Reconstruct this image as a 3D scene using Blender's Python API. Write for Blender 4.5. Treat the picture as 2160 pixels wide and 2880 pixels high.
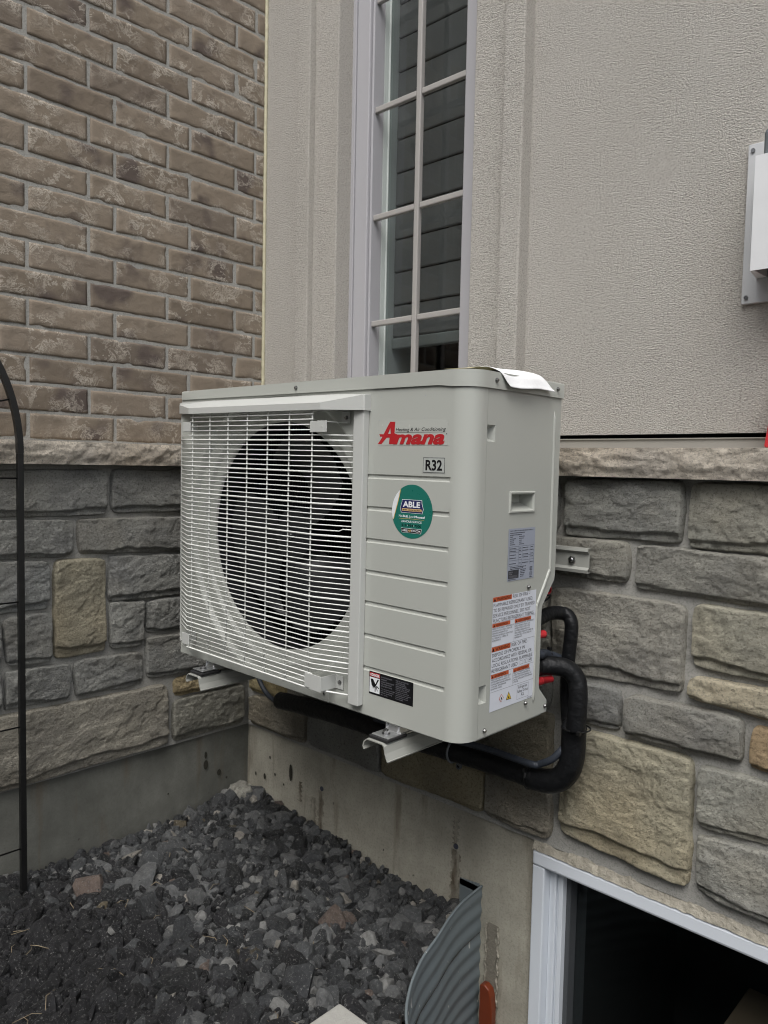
import bpy, bmesh, math, random
import numpy as np
from mathutils import Vector, Matrix
random.seed(7); rng = np.random.default_rng(11)
for o in list(bpy.data.objects): bpy.data.objects.remove(o)
sc = bpy.context.scene
COL = sc.collection
PI = math.pi

# ---------------------------------------------------------------- camera, sky, sun, exposure
cam = bpy.data.cameras.new('camera'); camo = bpy.data.objects.new('camera', cam); COL.objects.link(camo)
yaw, pitch, roll = -0.756288, 0.0614377, 0.0203745
fw = Vector((math.sin(yaw)*math.cos(pitch), math.cos(yaw)*math.cos(pitch), -math.sin(pitch)))
rt = Vector((math.cos(yaw), -math.sin(yaw), 0)); up = rt.cross(fw)
r2 = rt*math.cos(roll)+up*math.sin(roll); u2 = -rt*math.sin(roll)+up*math.cos(roll)
camo.matrix_world = Matrix(((r2.x, u2.x, -fw.x, 2.1054), (r2.y, u2.y, -fw.y, -1.5718), (r2.z, u2.z, -fw.z, 1.1198), (0, 0, 0, 1)))
cam.sensor_fit = 'HORIZONTAL'; cam.sensor_width = 36.0; cam.lens = 36.0*2156.85/2160.0
cam.clip_start = 0.02; cam.clip_end = 200
cam.dof.use_dof = True; cam.dof.focus_distance = 1.5; cam.dof.aperture_fstop = 9.0
sc.camera = camo
sc.render.engine = "CYCLES"; sc.cycles.filter_width = 1.05
w = bpy.data.worlds.new("World"); sc.world = w; w.use_nodes = True
nt = w.node_tree; bg = nt.nodes['Background']
sky = nt.nodes.new('ShaderNodeTexSky'); sky.sky_type = 'NISHITA'; sky.sun_disc = False
SUN_EL, SUN_AZ = math.radians(57), math.radians(152)     # azimuth clockwise from +y: sun over the open side of the yard
sky.sun_elevation = SUN_EL; sky.sun_rotation = SUN_AZ
sky.air_density = 1.0; sky.dust_density = 4.0; sky.ozone_density = 1.0
hs = nt.nodes.new('ShaderNodeHueSaturation'); hs.inputs['Saturation'].default_value = 0.30
nt.links.new(sky.outputs[0], hs.inputs['Color']); nt.links.new(hs.outputs[0], bg.inputs['Color'])
bg.inputs['Strength'].default_value = 0.10
sun = bpy.data.lights.new('sun', 'SUN'); sun.energy = 0.9; sun.angle = math.radians(40); sun.color = (1.0, 0.985, 0.955)
suno = bpy.data.objects.new('sun', sun); COL.objects.link(suno)
sd = Vector((math.sin(SUN_AZ)*math.cos(SUN_EL), math.cos(SUN_AZ)*math.cos(SUN_EL), math.sin(SUN_EL)))
suno.rotation_euler = (-sd).to_track_quat('-Z', 'Y').to_euler()
vs = sc.view_settings; vs.view_transform = 'Standard'; vs.look = 'None'; vs.exposure = 1.05; vs.gamma = 1.0
vs.use_curve_mapping = False

# ---------------------------------------------------------------- noise (numpy)
def _h(i, j, k, s):
    n = (i*374761393 + j*668265263 + k*2147483647 + s*974711) & 0xffffffff
    n = ((n ^ (n >> 13))*1274126177) & 0xffffffff
    return ((n ^ (n >> 16)) & 0xffff)/65535.0
def vnoise(p, seed=0):
    p = np.asarray(p, float); i = np.floor(p).astype(np.int64); f = p-i; f = f*f*(3-2*f)
    r = 0
    for dx in (0, 1):
        for dy in (0, 1):
            for dz in (0, 1):
                wgt = (f[:, 0] if dx else 1-f[:, 0])*(f[:, 1] if dy else 1-f[:, 1])*(f[:, 2] if dz else 1-f[:, 2])
                r = r + wgt*_h(i[:, 0]+dx, i[:, 1]+dy, i[:, 2]+dz, seed)
    return r*2-1
def fbm(p, oct=4, seed=0, gain=.5):
    p = np.asarray(p, float); a = 1; t = 0; s = 0
    for o in range(oct):
        t = t + a*vnoise(p*(2**o)+o*17.3, seed+o); s += a; a *= gain
    return t/s
def ridge(p, oct=3, seed=0):
    p = np.asarray(p, float); a = 1; t = 0; s = 0
    for o in range(oct):
        t = t + a*(1-np.abs(vnoise(p*(2**o)+o*9.1, seed+o))*2); s += a; a *= .5
    return t/s

# ---------------------------------------------------------------- materials
class NT:
    def __init__(s, name):
        s.m = bpy.data.materials.new(name); s.m.use_nodes = True; s.t = s.m.node_tree
        s.b = s.t.nodes['Principled BSDF']; s.co = None
    def n(s, ty, **kw):
        nd = s.t.nodes.new(ty)
        for k, v in kw.items():
            if k in nd.inputs: nd.inputs[k].default_value = v
            else: setattr(nd, k, v)
        return nd
    def l(s, a, b): s.t.links.new(a, b)
    def coord(s, space='Object', rnd=0.0, scale=(1, 1, 1)):
        tc = s.n('ShaderNodeTexCoord'); out = tc.outputs[space]
        if rnd:
            oi = s.n('ShaderNodeObjectInfo'); ma = s.n('ShaderNodeVectorMath', operation='SCALE')
            cb = s.n('ShaderNodeCombineXYZ'); s.l(oi.outputs['Random'], cb.inputs[0]); s.l(oi.outputs['Random'], cb.inputs[1]); s.l(oi.outputs['Random'], cb.inputs[2])
            s.l(cb.outputs[0], ma.inputs[0]); ma.inputs['Scale'].default_value = rnd
            ad = s.n('ShaderNodeVectorMath', operation='ADD'); s.l(out, ad.inputs[0]); s.l(ma.outputs[0], ad.inputs[1]); out = ad.outputs[0]
        if scale != (1, 1, 1):
            mp = s.n('ShaderNodeMapping'); mp.inputs['Scale'].default_value = scale; s.l(out, mp.inputs[0]); out = mp.outputs[0]
        return out
    def noise(s, co, scale, detail=4, rough=.55, dist=0.0):
        nd = s.n('ShaderNodeTexNoise'); nd.inputs['Scale'].default_value = scale; nd.inputs['Detail'].default_value = detail
        nd.inputs['Roughness'].default_value = rough; nd.inputs['Distortion'].default_value = dist
        s.l(co, nd.inputs['Vector']); return nd.outputs['Fac']
    def ramp(s, fac, stops):
        r = s.n('ShaderNodeValToRGB'); cr = r.color_ramp
        while len(cr.elements) < len(stops): cr.elements.new(0.5)
        for e, (p, c) in zip(cr.elements, stops):
            e.position = p; e.color = (c, c, c, 1) if isinstance(c, (int, float)) else (*c, 1)
        s.l(fac, r.inputs[0]); return r.outputs[0]
    def mix(s, fac, a, b, mode='MIX'):
        m = s.n('ShaderNodeMix', data_type='RGBA', blend_type=mode)
        for sock, v in ((m.inputs[0], fac), (m.inputs[6], a), (m.inputs[7], b)):
            if hasattr(v, 'is_linked'): s.l(v, sock)
            elif isinstance(v, (int, float)): sock.default_value = v
            else: sock.default_value = (*v, 1)
        return m.outputs[2]
    def math(s, op, a, b=0.0):
        m = s.n('ShaderNodeMath', operation=op)
        for sock, v in ((m.inputs[0], a), (m.inputs[1], b)):
            if hasattr(v, 'is_linked'): s.l(v, sock)
            else: sock.default_value = v
        return m.outputs[0]
    def bump(s, h, dist, strength=1.0, prev=None):
        b = s.n('ShaderNodeBump'); b.inputs['Strength'].default_value = strength; b.inputs['Distance'].default_value = dist
        s.l(h, b.inputs['Height'])
        if prev is not None: s.l(prev, b.inputs['Normal'])
        return b.outputs[0]
    def done(s, col, rough=.6, metal=0.0, normal=None, spec=None):
        if hasattr(col, 'is_linked'): s.l(col, s.b.inputs['Base Color'])
        else: s.b.inputs['Base Color'].default_value = (*col, 1)
        if hasattr(rough, 'is_linked'): s.l(rough, s.b.inputs['Roughness'])
        else: s.b.inputs['Roughness'].default_value = rough
        s.b.inputs['Metallic'].default_value = metal
        if spec is not None: s.b.inputs['Specular IOR Level'].default_value = spec
        if normal is not None: s.l(normal, s.b.inputs['Normal'])
        return s.m

def plain(name, col, rough=.5, metal=0.0, var=.06, vs_=30, bump=0.0, bs=400, spec=None):
    m = NT(name); co = m.coord()
    f = m.noise(co, vs_, 4); c = m.mix(f, tuple(x*(1-var) for x in col), tuple(min(1, x*(1+var)) for x in col))
    n = m.bump(m.noise(co, bs, 3), bump) if bump else None
    r = m.math('ADD', m.math('MULTIPLY', m.noise(co, vs_*2.3, 3), .16), rough-.08)
    return m.done(c, r, metal, n, spec)

def mk_brick():
    m = NT('clay_brick'); co = m.coord('Object', rnd=40)
    oi = m.n('ShaderNodeObjectInfo'); rnd = oi.outputs['Random']
    base = m.ramp(rnd, [(0, (.185, .150, .115)), (.3, (.228, .187, .143)), (.7, (.260, .214, .166)), (.9, (.212, .174, .138)), (1, (.155, .128, .104))])
    mott = m.noise(co, 14, 5, .6)
    c = m.mix(m.ramp(mott, [(.3, 0), (.75, .55)]), base, (.165, .138, .110))
    # dark fire flashes
    fl = m.noise(m.coord('Object', rnd=90), 7, 3, .5)
    c = m.mix(m.ramp(fl, [(.57, 0), (.68, .85)]), c, (.095, .075, .068))
    # pale slurry smears: thin, folded
    sm = m.noise(m.coord('Object', rnd=25, scale=(1, 1, 1.2)), 22, 8, .74, .55)
    amt = m.noise(m.coord('Object', rnd=61), 9, 2, .5)
    sme = m.math('MULTIPLY', m.ramp(sm, [(.495, 0), (.53, 1), (.565, .15), (.60, .05), (.64, 1), (.68, .3)]), m.ramp(amt, [(.44, 0), (.62, 1)]))
    c = m.mix(sme, c, (.50, .455, .39))
    speck = m.noise(co, 330, 2); c = m.mix(m.ramp(speck, [(.25, .35), (.4, 0)]), c, (.14, .11, .09))
    h = m.math('ADD', m.noise(co, 38, 5, .65, .6), m.math('MULTIPLY', m.noise(co, 300, 3), .35))
    n = m.bump(h, .0030, .8); n = m.bump(sme, .0008, .5, n)
    return m.done(c, .9, 0, n, .25)
def mk_mortar(name='grey_mortar', a=(.29, .285, .265), b=(.385, .38, .355)):
    m = NT(name); co = m.coord()
    c = m.mix(m.noise(co, 9, 5), a, b); c = m.mix(m.ramp(m.noise(co, 260, 3), [(.35, .5), (.5, 0)]), c, tuple(x*.62 for x in a))
    n = m.bump(m.noise(co, 60, 6, .65), .003, .7); n = m.bump(m.noise(co, 420, 3), .0012, .8, n)
    return m.done(c, .95, 0, n, .2)
def mk_stone():
    m = NT('split_stone'); co = m.coord('Object', rnd=30)
    oi = m.n('ShaderNodeObjectInfo')
    v = m.noise(co, 7, 5, .6); c = m.mix(m.ramp(v, [(.3, 0), (.72, 1)]), (.95, .96, .97), (1.50, 1.50, 1.44))
    c = m.mix(1.0, oi.outputs['Color'], c, 'MULTIPLY')
    c = m.mix(m.ramp(m.noise(co, 3.2, 3), [(.5, 0), (.72, .55)]), c, m.mix(1.0, oi.outputs['Color'], (1.14, 1.02, .84), 'MULTIPLY'))
    gr = m.noise(co, 180, 4, .7); c = m.mix(m.ramp(gr, [(.34, .7), (.50, 0)]), c, m.mix(1.0, oi.outputs['Color'], (.48, .46, .44), 'MULTIPLY'))
    c = m.mix(m.ramp(m.noise(co, 60, 4, .7), [(.55, 0), (.74, .45)]), c, m.mix(1.0, oi.outputs['Color'], (1.5, 1.48, 1.42), 'MULTIPLY'))
    mica = m.noise(co, 240, 1); c = m.mix(m.ramp(mica, [(.79, 0), (.83, 1)]), c, (.72, .70, .64))
    n = m.bump(m.noise(m.coord('Object', rnd=30, scale=(1, 1, 1.9)), 62, 9, .80, .2), .015, 1.0); n = m.bump(m.noise(co, 230, 4, .8), .0050, 1.0, n)
    return m.done(c, .93, 0, n, .2)
def mk_stucco():
    m = NT('grey_beige_stucco'); co = m.coord()
    c = m.mix(m.noise(co, 2.2, 5, .6), (.56, .535, .492), (.63, .603, .556))
    c = m.mix(m.ramp(m.noise(m.coord('Object', scale=(1, 1, .25)), 3.0, 5, .6), [(.45, 0), (.8, .35)]), c, (.50, .465, .41))
    s1 = m.noise(m.coord('Object', scale=(1, 1, 1.5)), 215, 4, .66, .5)
    c = m.mix(m.ramp(s1, [(.34, .75), (.52, 0)]), c, (.30, .275, .245))
    n = m.bump(s1, .0095, 1.0); n = m.bump(m.noise(co, 7, 3), .006, .5, n); n = m.bump(m.noise(co, 700, 2), .0006, .6, n)
    return m.done(c, .95, 0, n, .2)
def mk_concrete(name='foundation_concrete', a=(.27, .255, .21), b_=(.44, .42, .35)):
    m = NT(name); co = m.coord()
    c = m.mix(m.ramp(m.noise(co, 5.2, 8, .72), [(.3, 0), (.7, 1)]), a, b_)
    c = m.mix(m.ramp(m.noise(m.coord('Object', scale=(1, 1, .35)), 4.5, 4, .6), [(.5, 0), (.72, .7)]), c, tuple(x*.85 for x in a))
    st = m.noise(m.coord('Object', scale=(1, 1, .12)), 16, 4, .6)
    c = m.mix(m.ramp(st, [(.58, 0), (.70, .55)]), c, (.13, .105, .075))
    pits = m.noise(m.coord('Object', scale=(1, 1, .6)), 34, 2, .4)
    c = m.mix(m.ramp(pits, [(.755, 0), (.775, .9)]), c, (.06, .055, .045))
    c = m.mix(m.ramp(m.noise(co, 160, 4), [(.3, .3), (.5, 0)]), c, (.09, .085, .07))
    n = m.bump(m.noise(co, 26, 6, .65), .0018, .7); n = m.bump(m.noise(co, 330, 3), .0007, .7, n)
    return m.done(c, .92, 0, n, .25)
def mk_paint(name='cabinet_paint', col=(.415, .428, .395)):
    m = NT(name); co = m.coord()
    c = m.mix(m.noise(co, 2.0, 4), tuple(x*.975 for x in col), tuple(x*1.02 for x in col))
    c = m.mix(m.ramp(m.noise(m.coord('Object', scale=(1, 1, .4)), 22, 5, .7), [(.62, 0), (.8, .12)]), c, (.42, .40, .36))
    n = m.bump(m.noise(co, 900, 2), .00012, .5); n = m.bump(m.noise(co, 5, 2), .0008, .25, n)
    return m.done(c, m.math('ADD', m.math('MULTIPLY', m.noise(co, 14, 4), .14), .33), 0, n)
def mk_gravel():
    m = NT('crushed_rock'); co = m.coord()
    at = m.n('ShaderNodeVertexColor'); at.layer_name = 'tint'
    c = m.mix(1.0, at.outputs[0], m.mix(m.noise(co, 75, 5, .7), (.12, .12, .13), (2.1, 2.1, 2.06)), 'MULTIPLY')
    c = m.mix(m.ramp(m.noise(co, 210, 3, .7), [(.58, 0), (.68, .7)]), c, (.26, .26, .25))
    n = m.bump(m.noise(co, 110, 6, .8), .010, 1.0)
    return m.done(c, m.ramp(m.noise(co, 30, 2), [(.35, .30), (.65, .80)]), 0, n, .5)
def mk_galv(name, col=(.50, .53, .54), rough=.42, metal=.75):
    m = NT(name); co = m.coord()
    c = m.mix(m.noise(co, 18, 5, .65), tuple(x*.78 for x in col), tuple(x*1.1 for x in col))
    vo = m.n('ShaderNodeTexVoronoi'); vo.inputs['Scale'].default_value = 90; m.l(co, vo.inputs['Vector'])
    c = m.mix(m.math('MULTIPLY', vo.outputs['Distance'], 12.0), c, tuple(x*.9 for x in col))
    sp = m.noise(m.coord('Object', scale=(1, 1, .45)), 75, 2, .4); c = m.mix(m.ramp(sp, [(.72, 0), (.745, .8)]), c, (.62, .62, .58))
    return m.done(c, m.math('ADD', m.math('MULTIPLY', m.noise(co, 25, 4), .3), rough-.1), metal, m.bump(m.noise(co, 30, 3), .0008, .4))
def mk_glass():
    m = NT('window_glass'); t = m.t; t.nodes.remove(m.b)
    tr = m.n('ShaderNodeBsdfTransparent'); tr.inputs[0].default_value = (.84, .86, .86, 1)
    gl = m.n('ShaderNodeBsdfGlossy'); gl.inputs['Roughness'].default_value = .015; gl.inputs[0].default_value = (1, 1, 1, 1)
    fr = m.n('ShaderNodeFresnel'); fr.inputs[0].default_value = 1.45
    mx = m.n('ShaderNodeMixShader'); ge = m.n('ShaderNodeNewGeometry'); ff = m.math('MULTIPLY', fr.outputs[0], m.math('SUBTRACT', 1.0, ge.outputs['Backfacing'])); m.l(ff, mx.inputs[0]); m.l(tr.outputs[0], mx.inputs[1]); m.l(gl.outputs[0], mx.inputs[2])
    m.l(mx.outputs[0], t.nodes['Material Output'].inputs[0]); return m.m

MB_ = mk_brick(); MMO = mk_mortar(); MST = mk_stone(); MSU = mk_stucco(); MCO = mk_concrete(); MCD = mk_concrete('shaded_concrete', (.095, .096, .084), (.185, .186, .165)); MPA = mk_paint()  # left concrete darkened, right lightened: shading put into the two colours
MMS = mk_mortar('stone_mortar', (.27, .265, .245), (.37, .365, .34))
MGU = mk_paint('guard_paint', (.50, .51, .49)); MWI = plain('wire_paint', (.74, .75, .72), .38, 0, .04)
MGR = mk_gravel(); MGA = mk_galv('galvanised_steel', (.20, .235, .25), .5, .25); MZN = mk_galv('zinc_plate', (.74, .75, .76), .30, .9)
MVP = mk_galv('vent_plate_metal', (.60, .61, .62), .42, .2)
MVE = mk_galv('vent_sheet_metal', (.82, .83, .84), .30, .15)
MGL = mk_glass()
MBK = plain('black_foam', (.0055, .006, .007), .46, 0, .35, 60, .003, 60, .35)
MRB = plain('black_rubber', (.015, .015, .016), .7); MBM = plain('black_powder_coat', (.008, .008, .008), .35, 0, .2)
MFB = plain('blade_plastic', (.014, .015, .017), .45, 0, .2)
MFA = plain('fan_plastic', (.014, .015, .017), .45, 0, .15); MDK = plain('dark_inside', (.006, .006, .007), .9, spec=.1)
MSC = plain('screw_steel', (.30, .30, .30), .28, 1.0, .1, 200); MWH = plain('white_vinyl', (.62, .66, .71), .38, 0, .03, 8)
MFR = plain('grey_vinyl', (.40, .395, .415), .40, 0, .03, 8); MMU = plain('muntin_vinyl', (.36, .345, .33), .45, 0, .04)
MFL = plain('tan_flashing', (.30, .285, .255), .40, 0, .06, 6); MCK = plain('yellowed_sealant', (.50, .47, .33), .6, 0, .15, 40, .002, 90)
MCG = plain('grey_sealant', (.27, .25, .205), .7, 0, .45, 45, .008, 70)
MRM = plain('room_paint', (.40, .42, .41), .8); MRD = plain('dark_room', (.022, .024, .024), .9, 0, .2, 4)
MSH = plain('window_shade_cloth', (.108, .108, .106), .9, 0, .12, 12); MSL = plain('neighbour_siding', (.30, .30, .29), .8, 0, .08, 3)
MRE = plain('red_plastic', (.50, .028, .035), .42, 0, .1); MOR = plain('orange_plastic', (.15, .030, .010), .35, 0, .15, 20)
MPP = plain('white_paper', (.82, .83, .84), .7, 0, .03, 20, .0006, 60); MPY = plain('yellow_backing', (.42, .38, .22), .6, 0, .08, 20)
MDI = plain('soil', (.03, .027, .022), 1.0, 0, .4, 20, .01, 60); MCA = plain('grey_corrugated_hose', (.035, .042, .055), .5, 0, .2)
MYE = plain('brass', (.45, .36, .12), .35, .8); MBR = plain('bracket_paint', (.32, .325, .30), .42, 0, .05)
MLC = plain('concrete_paver', (.34, .335, .31), .9, 0, .18, 60, .0015, 300)
def ink(name, col, rough=.4): return plain(name, col, rough, 0, .02)
IBLK = plain('ink_black', (.008, .008, .009), .55, 0, .02, spec=.15); IRED = ink('ink_red', (.42, .015, .02)); IWHT = ink('ink_white', (.74, .76, .78)); IGRN = ink('ink_green', (.012, .15, .115), .3)
IGR2 = ink('ink_dark_green', (.008, .075, .06), .3); INAV = ink('ink_navy', (.012, .016, .09)); ITAN = ink('ink_tan', (.62, .42, .20)); IGLD = ink('ink_gold', (.55, .38, .10)); IORG = ink('ink_orange', (.50, .10, .035))
ILBL = ink('label_white', (.66, .69, .76)); ISIL = ink('label_silver', (.32, .35, .42)); IDGR = ink('ink_grey', (.035, .037, .045)); IYEL = ink('ink_yellow', (.70, .48, .04)); ILEM = ink('ink_dim_white', (.22, .22, .25))

# ---------------------------------------------------------------- mesh helpers
def mesh(name, V, F, mats, smooth=False, fm=None):
    me = bpy.data.meshes.new(name); V = np.asarray(V, float)
    me.from_pydata(V.tolist(), [], F); me.update()
    for m in (mats if isinstance(mats, (list, tuple)) else [mats]): me.materials.append(m)
    if fm is not None: me.polygons.foreach_set('material_index', np.asarray(fm, np.int32))
    if smooth: me.polygons.foreach_set('use_smooth', [True]*len(me.polygons))
    return me
def rootof(p):
    o = Vector((0, 0, 0))
    while p is not None: o += p.location; p = p.parent
    return o
def link(name, me, parent=None, loc=(0, 0, 0)):
    o = bpy.data.objects.new(name, me); COL.objects.link(o); o.location = loc
    if parent is not None: o.parent = parent
    return o
def thing(name, label, cat, loc=(0, 0, 0), group=None, kind=None):
    o = bpy.data.objects.new(name, None); COL.objects.link(o); o.location = loc; o.empty_display_size = .05
    tag(o, label, cat, group, kind); return o
def tag(o, label=None, cat=None, group=None, kind=None):
    if label: o['label'] = label
    if cat: o['category'] = cat
    if group: o['group'] = group
    if kind: o['kind'] = kind
    return o
class MB:
    """collects shapes given in world coordinates; build() makes one mesh object relative to its parent"""
    def __init__(s): s.V = []; s.F = []; s.M = []; s.mi = 0; s.sm = []
    def add(s, V, F, smooth=False):
        b = len(s.V); s.V += [tuple(v) for v in V]; s.F += [tuple(i+b for i in f) for f in F]; s.M += [s.mi]*len(F); s.sm += [smooth]*len(F); return s
    def box(s, a, b):
        x0, y0, z0 = [min(a[i], b[i]) for i in range(3)]; x1, y1, z1 = [max(a[i], b[i]) for i in range(3)]
        return s.add([(x0, y0, z0), (x1, y0, z0), (x1, y1, z0), (x0, y1, z0), (x0, y0, z1), (x1, y0, z1), (x1, y1, z1), (x0, y1, z1)],
                     [(0, 3, 2, 1), (4, 5, 6, 7), (0, 1, 5, 4), (1, 2, 6, 5), (2, 3, 7, 6), (3, 0, 4, 7)])
    def bbox(s, a, b, r=.002, seg=2):
        bm = bmesh.new(); bmesh.ops.create_cube(bm, size=1)
        for v in bm.verts:
            v.co = Vector([(a[i]+b[i])/2+v.co[i]*abs(b[i]-a[i]) for i in range(3)])
        bmesh.ops.bevel(bm, geom=bm.edges[:], offset=r, segments=seg, affect='EDGES', profile=.5)
        return s.bm(bm, False)
    def bm(s, bm, smooth=False):
        bm.verts.index_update(); s.add([v.co[:] for v in bm.verts], [tuple(v.index for v in f.verts) for f in bm.faces], smooth); bm.free(); return s
    def tube(s, pts, r, n=10, caps=True, smooth=True):
        P = [Vector(p) for p in pts]; R = r if isinstance(r, (list, tuple)) else [r]*len(P)
        V = []; F = []; prev = None
        for i, p in enumerate(P):
            t = (P[min(i+1, len(P)-1)]-P[max(i-1, 0)]).normalized()
            if prev is None: a = t.orthogonal().normalized()
            else: a = (prev-t*prev.dot(t)).normalized()
            prev = a; b = t.cross(a)
            V += [tuple(p+(a*math.cos(2*PI*k/n)+b*math.sin(2*PI*k/n))*R[i]) for k in range(n)]
        for i in range(len(P)-1):
            for k in range(n): F.append((i*n+k, i*n+(k+1) % n, (i+1)*n+(k+1) % n, (i+1)*n+k))
        if caps: F.append(tuple(range(n))[::-1]); F.append(tuple((len(P)-1)*n+k for k in range(n)))
        return s.add(V, F, smooth)
    def cyl(s, c, axis, r, h, n=16, r2_=None):
        c = Vector(c); ax = Vector(axis).normalized()
        return s.tube([c, c+ax*h], [r, r if r2_ is None else r2_], n, True, False)
    def prism(s, pts, d):
        """pts: closed planar polygon in 3D, extruded by vector d"""
        n = len(pts); d = Vector(d); V = [tuple(p) for p in pts]+[tuple(Vector(p)+d) for p in pts]
        return s.add(V, [tuple(range(n))[::-1], tuple(range(n, 2*n))]+[(i, (i+1) % n, (i+1) % n+n, i+n) for i in range(n)])
    def build(s, name, mats, parent=None, label=None, sharp=0):
        o = rootof(parent); V = np.array(s.V)-np.array(o) if s.V else []
        me = mesh(name, V, s.F, mats, False, s.M); me.polygons.foreach_set('use_smooth', s.sm)
        if sharp and any(s.sm): me.set_sharp_from_angle(angle=math.radians(sharp))
        ob = link(name, me, parent)
        if label: ob['label'] = label
        return ob
def smoothpath(pts, k=6):
    P = [Vector(p) for p in pts]; out = []
    for i in range(len(P)-1):
        a, b, c, d = P[max(i-1, 0)], P[i], P[i+1], P[min(i+2, len(P)-1)]
        for j in range(k):
            t = j/k; out.append(.5*((2*b)+(-a+c)*t+(2*a-5*b+4*c-d)*t*t+(-a+3*b-3*c+d)*t**3))
    out.append(P[-1]); return out
def plate(outline, holes, plane, mats=None):
    """flat face with holes; outline/holes in (u,v); plane(u,v)->xyz. returns verts, faces"""
    bm = bmesh.new(); es = []
    for loop in [outline]+holes:
        vs_l = [bm.verts.new(plane(*p)) for p in loop]
        for i in range(len(vs_l)): es.append(bm.edges.new((vs_l[i], vs_l[(i+1) % len(vs_l)])))
    bmesh.ops.triangle_fill(bm, use_beauty=True, use_dissolve=False, edges=es)
    bm.verts.index_update(); V = [v.co[:] for v in bm.verts]; F = [tuple(v.index for v in f.verts) for f in bm.faces]; bm.free(); return V, F
def gridmesh(P, nx, ny, flip=False):
    F = []
    for j in range(ny-1):
        for i in range(nx-1):
            a = j*nx+i; q = (a, a+1, a+nx+1, a+nx); F.append(q[::-1] if flip else q)
    return F

# ================================================================= THE SETTING
# ground: a sheet round the foot of the house, with the window well cut out
WELL = [(.995, 0), (1.004, -.09), (1.022, -.165), (1.049, -.243), (1.078, -.335), (1.123, -.425), (1.182, -.50), (1.27, -.56), (1.38, -.595), (1.49, -.605), (1.60, -.595), (1.71, -.56), (1.80, -.50), (1.86, -.425), (1.90, -.335), (1.93, -.243), (1.955, -.165), (1.972, -.09), (1.98, 0)]
V, F = plate([(30, 0), (1.98, 0)]+WELL[::-1][1:-1]+[(.995, 0), (0, 0), (0, -30), (30, -30)], [], lambda u, v: (u, v, -.075))
g = link('ground', mesh('ground', V, F, MDI)); tag(g, kind='structure')
b = MB(); b.box((.90, -.66, -.62), (2.05, .0, -.60)); pit = b.build('well_floor', MDI); tag(pit, kind='structure')

# ---- brick wall (left) : bricks, mortar
C0, CP, BL, YA, YB = 1.1676, .07476, .246, -.7299, -.5611
wall = thing('brick_wall', 'brown clay brick house wall with grey joints, on the left above the stone ledge', 'brick wall', (0, 0, C0))
b = MB(); b.box((-.20, -2.6, C0-.002), (-.0024, .25, 6.2)); b.build('mortar', MMO, wall)
def brick_mesh(L, seed):
    nx, nz = max(5, int(L/.0075)), 13
    u, v = np.meshgrid(np.linspace(0, 1, nx), np.linspace(0, 1, nz)); u = u.ravel(); v = v.ravel()
    Hh = CP-.0088; y = (u-.5)*L; z = v*Hh
    p = np.stack([y, z, np.full_like(y, seed*3.7)], 1)
    e = np.minimum(np.minimum(u, 1-u)*L, np.minimum(v, 1-v)*Hh)
    prof = np.clip(e/.0018, 0, 1)
    h = (.0018*(1-(1-prof)**2)+.0004)+.0012*fbm(p*28, 3, seed)+.0010*fbm(p*95, 2, seed+5)*prof
    chip = np.clip(fbm(p*21, 3, seed+9)-.18, 0, 1)*.008*np.clip(1-e/.012, 0, 1); h -= chip
    edge = (e < 1e-9)
    z2 = z+np.where((v < .01) | (v > .99), .0014*fbm(p*60, 2, seed+2)+.0006*fbm(p*15, 2, seed+3), 0)
    y2 = y+np.where((u < .01) | (u > .99), .0012*fbm(p*45, 2, seed+7), 0)
    V = np.stack([h-.0020, y2, z2], 1); F = gridmesh(None, nx, nz)
    base = len(V); idx = [i for i in range(nx)]+[j*nx+nx-1 for j in range(1, nz)]+[(nz-1)*nx+i for i in range(nx-2, -1, -1)]+[j*nx for j in range(nz-2, 0, -1)]
    V2 = V[idx].copy(); V2[:, 0] = -.016; V = np.concatenate([V, V2]); n = len(idx)
    F += [(idx[k], base+k, base+(k+1) % n, idx[(k+1) % n]) for k in range(n)]
    return mesh('brick', V, F, MB_, True)
BV = [brick_mesh(BL-.0098, s) for s in range(20)]
r = 0; z = C0
while z < 2.80:
    y0 = (YA if r % 2 == 0 else YB)
    n0 = -4
    for k in range(n0, 8):
        ya = y0+k*BL; yb = ya+BL
        if yb < -1.55 or ya > .05: continue
        if yb > .052:
            L = .052-ya-.006
            if L < .02: continue
            o = link('brick', brick_mesh(L, 60+r), wall, (.0, ya+.0057+L/2, z+.006-C0))
        else:
            o = link('brick', BV[random.randrange(20)], wall, (random.uniform(-.0008, .0012), (ya+yb)/2, z+.005-C0+random.uniform(-.0008, .0008)))
            o.rotation_euler = (random.uniform(-.005, .005), 0, random.uniform(-.004, .004))
    z += CP; r += 1
# sealant bead in the corner between brick and stucco
n = 240; zz = np.linspace(1.17, 2.95, n); jit = .0014*fbm(np.stack([zz*60, zz*0, zz*0], 1), 3, 4)
b = MB(); b.tube([(.003+jit[i], .0462+jit[(i*7) % n]*.5, zz[i]) for i in range(n)], .0058, 7); b.build('sealant_bead', MCK, wall, 'yellowed bead of sealant down the corner')

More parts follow.
